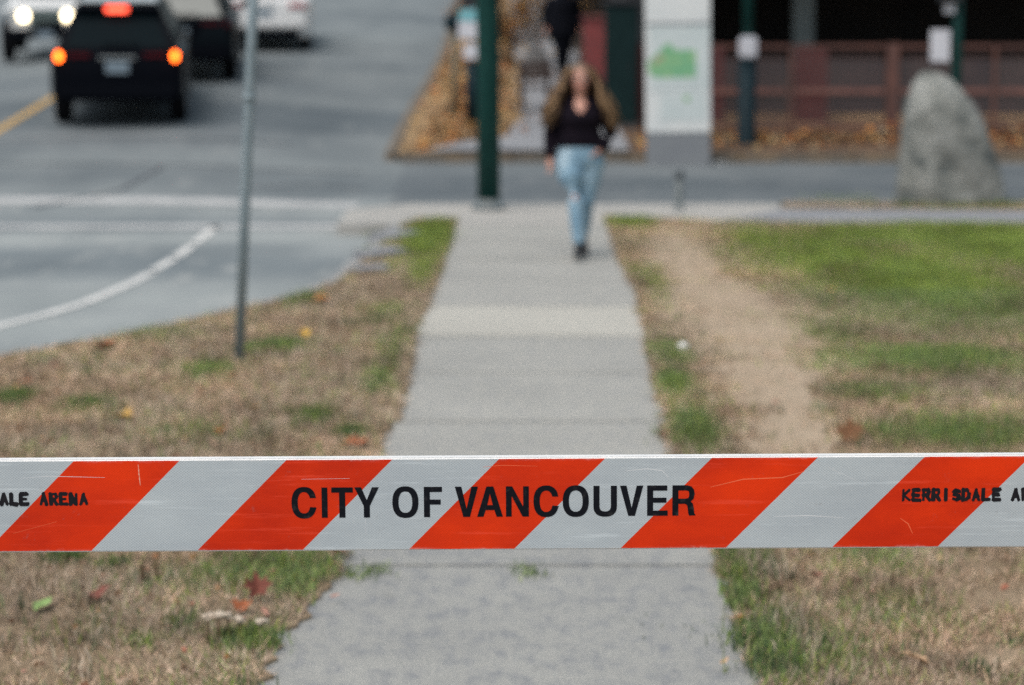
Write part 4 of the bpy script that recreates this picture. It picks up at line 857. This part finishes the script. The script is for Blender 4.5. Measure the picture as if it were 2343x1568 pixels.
def head(bm, c, s=1.0):
    ell(bm, c + V(0, .012, .03) * s, V(.073, .092, .098) * s); ell(bm, c + V(0, -.015, -.045) * s, V(.06, .07, .078) * s); ell(bm, c + V(0, -.045, -.092) * s, V(.03, .03, .026) * s)
    tube(bm, [c + V(0, -.085, .025) * s, c + V(0, -.098, -.005) * s, c + V(0, -.1, -.028) * s], [.009 * s, .013 * s, .016 * s], 8)
    ell(bm, c + V(0, -.083, -.06) * s, V(.025, .012, .009) * s)
    for k in (-1, 1):
        ell(bm, c + V(k * .073, .012, -.005) * s, V(.012, .022, .032) * s); ell(bm, c + V(k * .035, -.07, -.02) * s, V(.022, .018, .02) * s)
SKIN = M('skin', (.46, .235, .18), (.52, .28, .21), 9, .55); SKIN_D = M('shaded skin', (.3, .16, .12), rough=.6)
EYEW = M('eye white', (.7, .7, .68), rough=.3); EYEP = M('eye dark', (.03, .02, .015), rough=.2); LIP = M('lips', (.4, .1, .09), rough=.45)
TOPM = M('black knit', (.006, .005, .009), (.011, .007, .012), 30, .95, 200, .3, spec=.1); CUFF = M('dark plum lining', (.05, .014, .024), rough=.9)
def denim():
    m, nt, b = new_mat('washed denim'); co = N(nt, 'ShaderNodeTexCoord').outputs['Object']
    c = ramp(nt, noise(nt, co, 5, 6, .6, (1.5, 1, .7)), [(.3, (.11, .21, .31)), (.5, (.2, .33, .43)), (.68, (.4, .51, .58))]); nt.links.new(c, b.inputs['Base Color']); b.inputs['Roughness'].default_value = .9
    bump(nt, b, noise(nt, co, 14, 5), .5, .02); return m
JEAN = denim(); SHOE = M('black leather shoe', (.012, .012, .014), rough=.4); SOLE = M('rubber sole', (.03, .03, .03), rough=.8); BLACK = M('black coat cloth', (.004, .005, .009), (.007, .008, .012), 12, .95, 60, .3, spec=.08)
def leg_pts(h, k, a): return [h, h.lerp(k, .5), k, k.lerp(a, .35), a]
def shoe(e, a, toe_dir, pitch, name='shoe'):
    t = toe_dir.normalized(); up = V(0, 0, 1); bm = bmesh.new(); dn = t * math.cos(pitch) - up * math.sin(pitch); hu = up * math.cos(pitch) + t * math.sin(pitch); o = a - hu * .075
    tube(bm, [o - dn * .07 + hu * .03, o - dn * .03 + hu * .035, o + dn * .05 + hu * .032, o + dn * .12 + hu * .022, o + dn * .17 + hu * .014], [(.026, .03), (.036, .038), (.042, .032), (.044, .024), (.026, .014)], 14)
    tube(bm, [o - dn * .02 + hu * .03, a + hu * .03], [.042, .038], 12); s = fuse(name, bm, .009, SHOE, e, 4)
    bm = bmesh.new(); tube(bm, [o - dn * .075, o - dn * .02, o + dn * .06, o + dn * .13, o + dn * .178], [(.026, .009), (.036, .01), (.042, .009), (.043, .008), (.022, .007)], 14); bm_obj('sole', bm, SOLE, s, True)
def person(loc_, rz, label, pose):
    e = empty('person', loc_, rz); tag(e, label, 'person'); q = pose; s = q['build']
    hc_ = q['head']; arms = q['arms']; legs = q['legs']
    bm = bmesh.new(); head(bm, hc_, 1.0); tube(bm, [hc_ + V(0, .02, -.07), hc_ + V(0, .03, -.19)], [.05, .057], 14)
    sect(bm, [(0, .03, .84, .16 * s, .11 * s), (0, .03, .95, .16 * s, .105 * s), (0, .02, 1.08, .135 * s, .095 * s), (0, .015, 1.2, .14 * s, .1 * s), (0, .02, 1.3, .135 * s, .07 * s), (0, .03, 1.345, .06 * s, .05 * s)])
    for sh, el, wr, hd in arms:
        tube(bm, [sh, sh.lerp(el, .5), el, el.lerp(wr, .4), wr], [.048 * s, .043 * s, .036 * s, .035 * s, .024], 12)
        if hd is not None: hand(bm, wr, hd[0], hd[1], hd[2])
    for h, k, a in legs: tube(bm, leg_pts(h, k, a), [.08 * s, .072 * s, .052 * s, .05 * s, .032], 14)
    body = fuse('body', bm, .0075, SKIN, e, 3)
    for k in (-1, 1):
        bm = bmesh.new(); ell(bm, hc_ + V(k * .033, -.086, .012), V(.014, .008, .008)); ey = bm_obj('eye', bm, EYEW, e, True)
        bm = bmesh.new(); ell(bm, hc_ + V(k * .033, -.092, .012), V(.0065, .004, .0065)); bm_obj('pupil', bm, EYEP, ey, True)
        bm = bmesh.new(); tube(bm, [hc_ + V(k * .015, -.089, .03), hc_ + V(k * .035, -.088, .036), hc_ + V(k * .054, -.078, .03)], [.003, .004, .002], 6); bm_obj('eyebrow', bm, q['hairm'], e, True)
    bm = bmesh.new(); ell(bm, hc_ + V(0, -.092, -.06), V(.024, .007, .007)); bm_obj('lips', bm, LIP, e, True)
    # upper garment with sleeves
    bm = bmesh.new(); sect(bm, q['top'], 24)
    for sh, el, wr, hd in arms: tube(bm, [sh + V(0, 0, .012), sh.lerp(el, .5), el, el.lerp(wr, .45), wr + (wr - el).normalized() * -.005], [.064 * s, .06 * s, .053 * s, .05 * s, .043 * s], 14)
    tp = fuse('top' if not q.get('coat') else 'coat', bm, .009, q['topm'], e, 4)
    if not q.get('coat'):   # low round neckline showing skin: a shaped yoke following the chest
        bm = bmesh.new(); sect(bm, [(0, -.03, 1.165, .02, .075), (.0, -.042, 1.19, .062, .085), (0, -.04, 1.225, .098, .092), (0, -.028, 1.275, .115, .085), (0, .0, 1.325, .1, .068), (0, .02, 1.36, .055, .05)], 24); bmesh.ops.scale(bm, vec=(.72, 1, 1), verts=bm.verts[:]); ch = fuse('neckline_skin', bm, .007, SKIN, e, 6)
    # trousers
    bm = bmesh.new(); sect(bm, q['hips'], 24)
    for h, k, a in legs: tube(bm, leg_pts(h, k, a + V(0, 0, .02)), [.108 * s, .09 * s, .06 * s, .056 * s, .043 * s], 16)
    jn = fuse('jeans' if not q.get('coat') else 'trousers', bm, .009, q['jeanm'], e, 5)
    if q.get('rips'):
        for c, r_ in q['rips']: bm = bmesh.new(); ell(bm, c, r_); bm_obj('ripped_knee', bm, SKIN, jn, True)
    for (h, k, a), (td, pt) in zip(legs, q['feet']): shoe(e, a, td, pt)
    # hair: many tapering strands from the scalp
    r = random.Random(q['seed']); co = []; col = []; bm = bmesh.new(); ell(bm, hc_ + V(0, .022, .04), V(.084, .098, .1)); cap = fuse('hair', bm, .008, q['hairm'], e, 2)
    dl = cap.data; bmc = bmesh.new(); bmc.from_mesh(dl); bmesh.ops.delete(bmc, geom=[v for v in bmc.verts if v.co.y < hc_.y - .052 + (.03 if v.co.z < hc_.z + .05 else 0) and v.co.z < hc_.z + .085], context='VERTS'); bmc.to_mesh(dl); bmc.free()
    if q['strands']:
        bm = bmesh.new(); lay = bm.verts.layers.float_color.new('col')
        for i in range(q['strands']):
            a = r.uniform(R(-32), R(212)); sx = math.cos(a); sy = math.sin(a); L = r.uniform(.78, 1.0); o = hc_ + V(sx * .075, .02 + sy * .085, .06 + r.uniform(-.03, .05)); fl = r.uniform(.6, 1.05)
            pts = []
            for t in np.linspace(0, 1, 8):
                w = math.sin(t * 7 + i) * .03 * t; pts.append(V(o.x + sx * (.055 * min(1, t * 3) + (.2 if sx < 0 else .185) * fl * t ** 1.2) + w, o.y + sy * .05 * min(1, t * 3) - .03 * t * (1 if sy < .3 else -1) + w, o.z + .03 * math.sin(min(1, t * 4) * 3.14) - .47 * L * t))
            n0 = len(bm.verts); tube(bm, pts, [.008, .017, .02, .02, .019, .017, .012, .004], 6); c = np.array((.23, .145, .08) if r.random() < (.8 if fl > .85 and abs(sx) > .5 else .22) else (.045, .026, .016)) * r.uniform(.7, 1.3); bm.verts.ensure_lookup_table()
            for v_ in bm.verts[n0:]: v_[lay] = (*c, 1)
        bm_obj('hair_strands', bm, MAT['hairs'], e, True)
    e.scale = (q.get('scale', 1.0),) * 3
    return e
HAIR = M('brown hair', (.12, .075, .045), (.2, .13, .085), 30, .55); HAIRB = M('dark hair', (.012, .01, .01), rough=.5)
gw = G(1326, 588)
person(gw, R(0), 'woman in black top and light blue jeans walking toward the barrier', dict(scale=1.025, build=1.14, head=V(0, -.02, 1.495), hairm=HAIR, topm=TOPM, jeanm=JEAN, seed=4, strands=190,
    arms=[(V(-.19, .03, 1.29), V(-.245, .06, 1.04), V(-.25, -.01, .84), (V(0, -.15, -1), V(.3, -1, .1), .5)), (V(.19, .03, 1.29), V(.262, .09, 1.03), V(.155, -.06, .9), (V(-.8, -.1, -.6), V(0, -1, .3), .9))],
    legs=[(V(-.1, .02, .84), V(-.038, -.15, .48), V(-.012, -.2, .115)), (V(.1, .04, .84), V(.055, .03, .47), V(.035, .2, .15))], feet=[(V(-.05, -1, 0), .0), (V(.1, -1, 0), .45)],
    top=[(0, .03, .93, .2, .14), (0, .025, .99, .195, .145), (0, .02, 1.08, .17, .13), (0, .0, 1.17, .195, .155), (0, .015, 1.25, .2, .13), (0, .03, 1.315, .175, .095), (0, .04, 1.355, .115, .07)],
    hips=[(0, .035, .76, .16, .13), (0, .035, .82, .2, .15), (0, .03, .9, .188, .142), (0, .03, .97, .17, .13)], rips=[(V(-.045, -.2, .52), V(.02, .012, .03))]))
zz = float(np.interp(39.2, RY, RV)) + .14; gd = P(1287, 165, 39.2); gd.z = zz
person(gd, R(12), 'person dressed all in black on the far pavement, head at the top edge', dict(build=1.25, head=V(0, -.02, 1.54), hairm=HAIRB, topm=BLACK, jeanm=BLACK, seed=9, strands=0, coat=True,
    arms=[(V(-.2, .03, 1.33), V(-.32, .05, 1.08), V(-.3, -.03, .86), (V(.1, -.1, -1), V(.2, -1, 0), .6)), (V(.2, .03, 1.33), V(.33, .05, 1.08), V(.3, -.03, .86), (V(-.1, -.1, -1), V(-.2, -1, 0), .6))],
    legs=[(V(-.1, .03, .84), V(-.075, -.05, .48), V(-.05, -.04, .11)), (V(.1, .03, .84), V(.07, .0, .47), V(.045, .08, .12))], feet=[(V(0, -1, 0), .05), (V(0, -1, 0), .2)],
    top=[(0, .03, .68, .27, .19), (0, .03, .8, .3, .2), (0, .03, .95, .29, .19), (0, .02, 1.1, .26, .17), (0, .01, 1.22, .25, .17), (0, .02, 1.32, .22, .13), (0, .03, 1.38, .14, .09), (0, .03, 1.42, .08, .075)],
    hips=[(0, .035, .76, .175, .13), (0, .035, .82, .2, .15), (0, .03, .9, .2, .14)]))

# ------------------------------------------------------------------ cars
def paint(name, c, rough=.25): return M(name, c, rough=rough, coat=.0 if c[0] < .1 else .4, spec=.02 if c[0] < .1 else .5)
GLASS = M('dark car glass', (.004, .009, .012), rough=.25, spec=.02); TYRE = M('tyre rubber', (.006, .006, .008), (.01, .01, .012), 20, .9, spec=.1); RIM = M('alloy', (.2, .21, .22), rough=.35, metal=.8); TRIM = M('black car trim', (.004, .005, .008), rough=.7, spec=.03); PLATE = M('pale licence plate', (.2, .26, .31), rough=.5)
LENS_ON = M('lit brake lamp', (.5, .02, .01), rough=.3, emit=(1.0, .14, .012), estr=8); LENS_HI = M('lit high brake lamp', (.6, .03, .02), rough=.3, emit=(1.0, .1, .05), estr=3.2); LENS_DK = M('dark red lens', (.07, .008, .012), rough=.4, spec=.1); LENS_OFF = M('red lamp lens', (.32, .02, .03), rough=.2); LAMP = M('lit headlamp', (.9, .85, .7), rough=.3, emit=(1, .8, .5), estr=6); CHROME = M('chrome', (.55, .57, .58), rough=.15, metal=1)
def rring(bm, y, hw, zb, zt, rb, rt, n=5, tum=0):
    """rounded section in the XZ plane at station y"""
    pts = []
    for cx, cz, r, a0 in ((hw - rb, zb + rb, rb, -90), (hw - tum - rt, zt - rt, rt, 0), (-(hw - tum - rt), zt - rt, rt, 90), (-(hw - rb), zb + rb, rb, 180)):
        for k in range(n + 1): a = R(a0 + 90 * k / n); pts.append(bm.verts.new((cx + r * math.cos(a), y, cz + r * math.sin(a))))
    return pts
def body_loft(st, cutters):
    bm = bmesh.new(); rg = [rring(bm, *s) for s in st]
    for a, b in zip(rg, rg[1:]):
        for k in range(len(a)): bm.faces.new((a[k], a[(k + 1) % len(a)], b[(k + 1) % len(a)], b[k]))
    bm.faces.new(rg[0][::-1]); bm.faces.new(rg[-1]); return bm
def car(name, loc_, rz, rx, label, cat, p):
    e = empty(name, loc_, rz, rx); tag(e, label, cat); hw = p['hw']; col = p['paint']; rw = p['rw']
    o = bm_obj('body', body_loft(p['lower'], None), None)
    cut = bmesh.new()
    for y in p['axles']:
        bmesh.ops.create_cone(cut, cap_ends=True, segments=28, radius1=rw * 1.13, radius2=rw * 1.13, depth=4, matrix=Matrix.Translation((0, y, rw)) @ Matrix.Rotation(R(90), 4, 'Y'))
    co_ = bm_obj('cutter', cut, None); md = o.modifiers.new('b', 'BOOLEAN'); md.operation = 'DIFFERENCE'; md.object = co_; md.solver = 'EXACT'
    dg = bpy.context.evaluated_depsgraph_get(); dg.update(); me = bpy.data.meshes.new_from_object(o.evaluated_get(dg)); o.modifiers.clear(); o.data = me; bpy.data.objects.remove(co_)
    me.materials.clear(); me.materials.append(col); o.parent = e
    for f in me.polygons: f.use_smooth = True
    if hasattr(me, 'set_sharp_from_angle'): me.set_sharp_from_angle(angle=R(35))
    bx('underbody', (0, (p['axles'][0] + p['axles'][1]) / 2, p['lower'][2][2] + .2), (2 * (hw - .32), p['len'] * .8, .22), TRIM, e, .02)
    # cabin: pillars and roof in body colour, glass panes proud of it
    c = p['cab']; bw, tw, z0, z1 = c['bw'], c['tw'], c['z0'], c['z1']; yb = c['y']    # y: rear base, rear top, front top, front base
    bm = bmesh.new(); prof = [(yb[0], z0 - .06, bw), (yb[0] + .0, z0, bw), (yb[1], z1 - .03, tw), ((yb[1] + yb[2]) / 2, z1, tw), (yb[2], z1 - .04, tw), (yb[3], z0, bw), (yb[3], z0 - .06, bw)]
    r = [bm.verts.new((w, y, z)) for y, z, w in prof]; l = [bm.verts.new((-w, y, z)) for y, z, w in prof]
    for k in range(len(prof) - 1): bm.faces.new((r[k], r[k + 1], l[k + 1], l[k]))
    bm.faces.new((r[-1], r[0], l[0], l[-1])); bm.faces.new(r[::-1]); bm.faces.new(l)
    bm_obj('cabin', bm, p.get('cabpaint', col), e, False, .035, 3)
    def pane(nm, quad, mt=GLASS, th=.012, inset=0):
        q = [Vector(v) for v in quad]; n = (q[1] - q[0]).cross(q[3] - q[0]).normalized(); v = [a + n * .006 for a in q] + [a - n * th for a in q]
        return mesh_obj(nm, v, [(0, 1, 2, 3), (7, 6, 5, 4), (0, 4, 5, 1), (1, 5, 6, 2), (2, 6, 7, 3), (3, 7, 4, 0)], mt, e)
    def face(yA, zA, wA, yB, zB, wB, t0, t1, s, out):   # pane on a sloping end
        L = lambda t: (yA + (yB - yA) * t, zA + (zB - zA) * t, wA + (wB - wA) * t); a = L(t0); b = L(t1)
        q = [(-a[2] * s, a[0], a[1]), (a[2] * s, a[0], a[1]), (b[2] * s, b[0], b[1]), (-b[2] * s, b[0], b[1])]; return q if out else q[::-1]
    pane('rear_window', face(yb[0], z0, bw, yb[1], z1 - .03, tw, .1, .86, .84, True), p.get('rglass', GLASS)); pane('windscreen', face(yb[3], z0, bw, yb[2], z1 - .04, tw, .06, .93, .88, False), p.get('fglass', GLASS))
    for s in (-1, 1):
        for t0, t1 in c['side']:
            def sp_(t, u):
                ya = yb[0] + (yb[3] - yb[0]) * t; yt = yb[1] + (yb[2] - yb[1]) * t; return V(s * (bw + (tw - bw) * u), ya + (yt - ya) * u, z0 + (z1 - .04 - z0) * u)
            q = [sp_(t0, .12), sp_(t1, .12), sp_(t1, .88), sp_(t0, .88)]; pane('side_window', q if s > 0 else q[::-1])
        bx('mirror', (s * (hw + .09), yb[3] - .45, z0 + .07), (.2, .1, .14), p.get('mirrorm', col), e, .03)
        for y in c['handles']: bx('door_handle', (s * (hw + .006), y, z0 - .14), (.02, .18, .03), TRIM, e, .006)
        for y in p['axles']:
            w = empty('wheel', (s * (hw - .135), y, rw)); w.parent = e
            bm = bmesh.new(); tube(bm, [V(-.115, 0, 0), V(-.1, 0, 0), V(.1, 0, 0), V(.115, 0, 0)], [rw * .9, rw, rw, rw * .9], 30); bm_obj('tyre', bm, TYRE, w, False, .0)
            bm = bmesh.new(); tube(bm, [V(s * .1, 0, 0), V(s * .122, 0, 0)], [rw * .66, rw * .62], 24)
            for k in range(5): box(bm, V(s * .125, 0, 0) + Matrix.Rotation(k * 1.2566, 3, 'X') @ V(0, 0, rw * .33), (.02, .07, rw * .6), Matrix.Rotation(k * 1.2566, 3, 'X'))
            bm_obj('rim', bm, RIM, w)
    for nm, cpos, sz, mt, bev in p['bits']: bx(nm, cpos, sz, mt, e, bev)
    for nm, cpos, rad, mt in p.get('discs', []): bm = bmesh.new(); ell(bm, V(*cpos), V(*rad)); bm_obj(nm, bm, mt, e, True)
    return e
def slope_at(x, y): return math.atan2(float(zroad(x, y + 3) - zroad(x, y)), 3)
def on_road(x, y, dz=0): return (x, y, float(zroad(x, y)) + dz)
SUVST = [(-.0, .78, .46, .92, .1, .1), (.05, .87, .4, 1.02, .1, .09), (.3, .915, .37, 1.06, .1, .08), (1.0, .925, .36, 1.05, .08, .07), (3.2, .925, .36, 1.02, .08, .07), (4.0, .90, .36, .96, .1, .1), (4.4, .84, .3, .86, .1, .12), (4.56, .7, .38, .74, .1, .12)]
BLK = paint('black car paint', (.004, .005, .008), .25); SKY_ROOF = M('roof sky reflection', (.5, .53, .54), rough=.3, coat=.4); WHT = paint('white car paint', (.72, .73, .73), .3); CHAR = paint('charcoal car paint', (.006, .009, .012), .25)
GLASS_S = M('sky reflecting glass', (.06, .08, .08), rough=.1, spec=.8)
def suv_bits(ml, hi): return [('tail_light', (-.775, .005, .99), (.085, .12, .13), ml, .025), ('tail_light', (.775, .005, .99), (.085, .12, .13), ml, .025), ('tail_light_inner', (-.5, .02, 1.0), (.3, .06, .06), LENS_DK, .015), ('tail_light_inner', (.5, .02, 1.0), (.3, .06, .06), LENS_DK, .015),
    ('licence_plate', (0, -.012, .84), (.31, .015, .155), PLATE, .004), ('plate_recess', (0, .015, .85), (.62, .05, .24), TRIM, .02), ('garnish', (0, -.005, .97), (.5, .03, .035), CHROME, .01), ('bumper', (0, .03, .51), (1.66, .2, .26), TRIM, .06),
    ('spoiler', (0, .42, 1.61), (1.16, .22, .045), TRIM, .015), ('brake_light', (0, .3, 1.6), (.3, .03, .075), hi, .012), ('wiper', (.05, .09, 1.14), (.5, .02, .02), TRIM, .005), ('roof_rail', (-.56, 1.8, 1.7), (.05, 1.9, .05), TRIM, .02), ('roof_rail', (.56, 1.8, 1.7), (.05, 1.9, .05), TRIM, .02), ('exhaust', (.55, .1, .36), (.1, .14, .06), TRIM, .02)]
suv = dict(hw=.92, len=4.5, rw=.355, axles=(.86, 3.55), lower=SUVST, paint=BLK, cab=dict(bw=.84, tw=.56, z0=1.04, z1=1.665, y=(.08, .5, 2.75, 3.6), side=((.06, .26), (.3, .55), (.59, .82)), handles=(1.35, 2.35)), bits=suv_bits(LENS_ON, LENS_HI) + [('roof_reflection', (0, 1.7, 1.672), (1.1, 2.0, .02), SKY_ROOF, .008)])  # pale sheet on the black roof: reflected sky put into its colour
sx, sy = P(272, 280, 32.2).x, 32.2
SUV1 = car('black_suv', on_road(sx, sy), R(7.0), slope_at(sx, sy), 'black SUV with lit red brake lights stopped on the road at left', 'car', suv)
SUV1.scale = (1.04, 1.04, 1.03)
suv2 = dict(suv); suv2['bits'] = suv_bits(LENS_DK, LENS_DK); suv2['paint'] = CHAR; suv2['rglass'] = GLASS_S
sx, sy = P(414, 178, 37.6).x, 37.6
car('charcoal_suv', on_road(sx, sy), R(5.5), slope_at(sx, sy), 'dark charcoal SUV half hidden ahead of the black SUV', 'car', suv2)
sedan = dict(hw=.89, len=4.4, rw=.32, axles=(.95, 3.6), lower=[(0, .72, .45, .9, .1, .1), (.06, .83, .3, 1.0, .1, .09), (.3, .88, .24, 1.03, .1, .08), (1.0, .89, .22, 1.0, .08, .07), (3.2, .89, .22, .95, .08, .07), (3.9, .87, .24, .88, .1, .1), (4.3, .8, .28, .76, .1, .12), (4.42, .66, .36, .66, .1, .1)], paint=WHT,
    cab=dict(bw=.84, tw=.6, z0=1.0, z1=1.46, y=(.2, .85, 2.6, 3.4), side=((.08, .3), (.34, .58), (.62, .84)), handles=(1.4, 2.3)),
    bits=[('tail_light', (-.6, .03, .88), (.36, .1, .12), LENS_OFF, .03), ('tail_light', (.6, .03, .88), (.36, .1, .12), LENS_OFF, .03), ('licence_plate', (0, -.006, .74), (.3, .015, .15), PLATE, .004), ('bumper', (0, .01, .54), (1.56, .16, .2), WHT, .05), ('diffuser', (0, .03, .36), (1.3, .2, .16), TRIM, .03), ('brake_light', (0, .62, 1.4), (.26, .03, .04), LENS_OFF, .01), ('garnish', (0, -.005, .92), (.5, .03, .03), CHROME, .01)])
sx, sy = P(607, 114, 43.4).x, 43.4
car('white_hatchback', on_road(sx, sy), R(5), slope_at(sx, sy), 'white hatchback with dull red tail lights farther up the road', 'car', sedan)
# boxy white off-roader facing the camera with lit headlamps (modelled rear to front along +Y, then turned round)
jeep = dict(hw=.88, len=4.3, rw=.39, axles=(.85, 3.4), lower=[(0, .74, .5, 1.02, .05, .05), (.05, .78, .46, 1.08, .05, .05), (1.0, .79, .46, 1.1, .04, .04), (2.6, .79, .46, 1.12, .04, .05), (2.7, .76, .48, 1.12, .04, .06), (3.8, .68, .5, 1.08, .04, .07), (3.86, .66, .52, 1.04, .04, .06)], paint=WHT,
    cab=dict(bw=.76, tw=.68, z0=1.1, z1=1.83, y=(.05, .12, 2.35, 2.65), side=((.04, .3), (.34, .62), (.66, .94)), handles=(1.2, 2.2)), fglass=GLASS_S,
    bits=[('grille', (0, 3.87, .83), (.62, .03, .34), M('grey green grille', (.2, .26, .25), rough=.5), .01), ('bumper', (0, 4.05, .56), (1.55, .2, .17), TRIM, .03), ('fender', (-.75, 3.4, .98), (.26, 1.1, .06), WHT, .02), ('fender', (.75, 3.4, .98), (.26, 1.1, .06), WHT, .02), ('licence_plate', (0, 4.16, .56), (.3, .012, .12), PLATE, .004), ('winch', (0, 4.0, .7), (.4, .12, .1), TRIM, .02)]
        + [('grille_slot', (-.24 + .08 * k, 3.888, .84), (.035, .012, .26), TRIM, .004) for k in range(7)],
    discs=[('headlight', (-.41, 3.87, .88), (.1, .045, .1), LAMP), ('headlight', (.41, 3.87, .88), (.1, .045, .1), LAMP)])
fx, fy = P(74, 130, 44.0).x, 44.0
zj = float(zroad(fx, fy)); car('white_offroader', (fx - .1, fy + 3.4, float(zroad(fx, fy + 3.4))), R(180 + 7), -slope_at(fx, fy), 'boxy white off-roader facing the camera with headlights on', 'car', jeep)
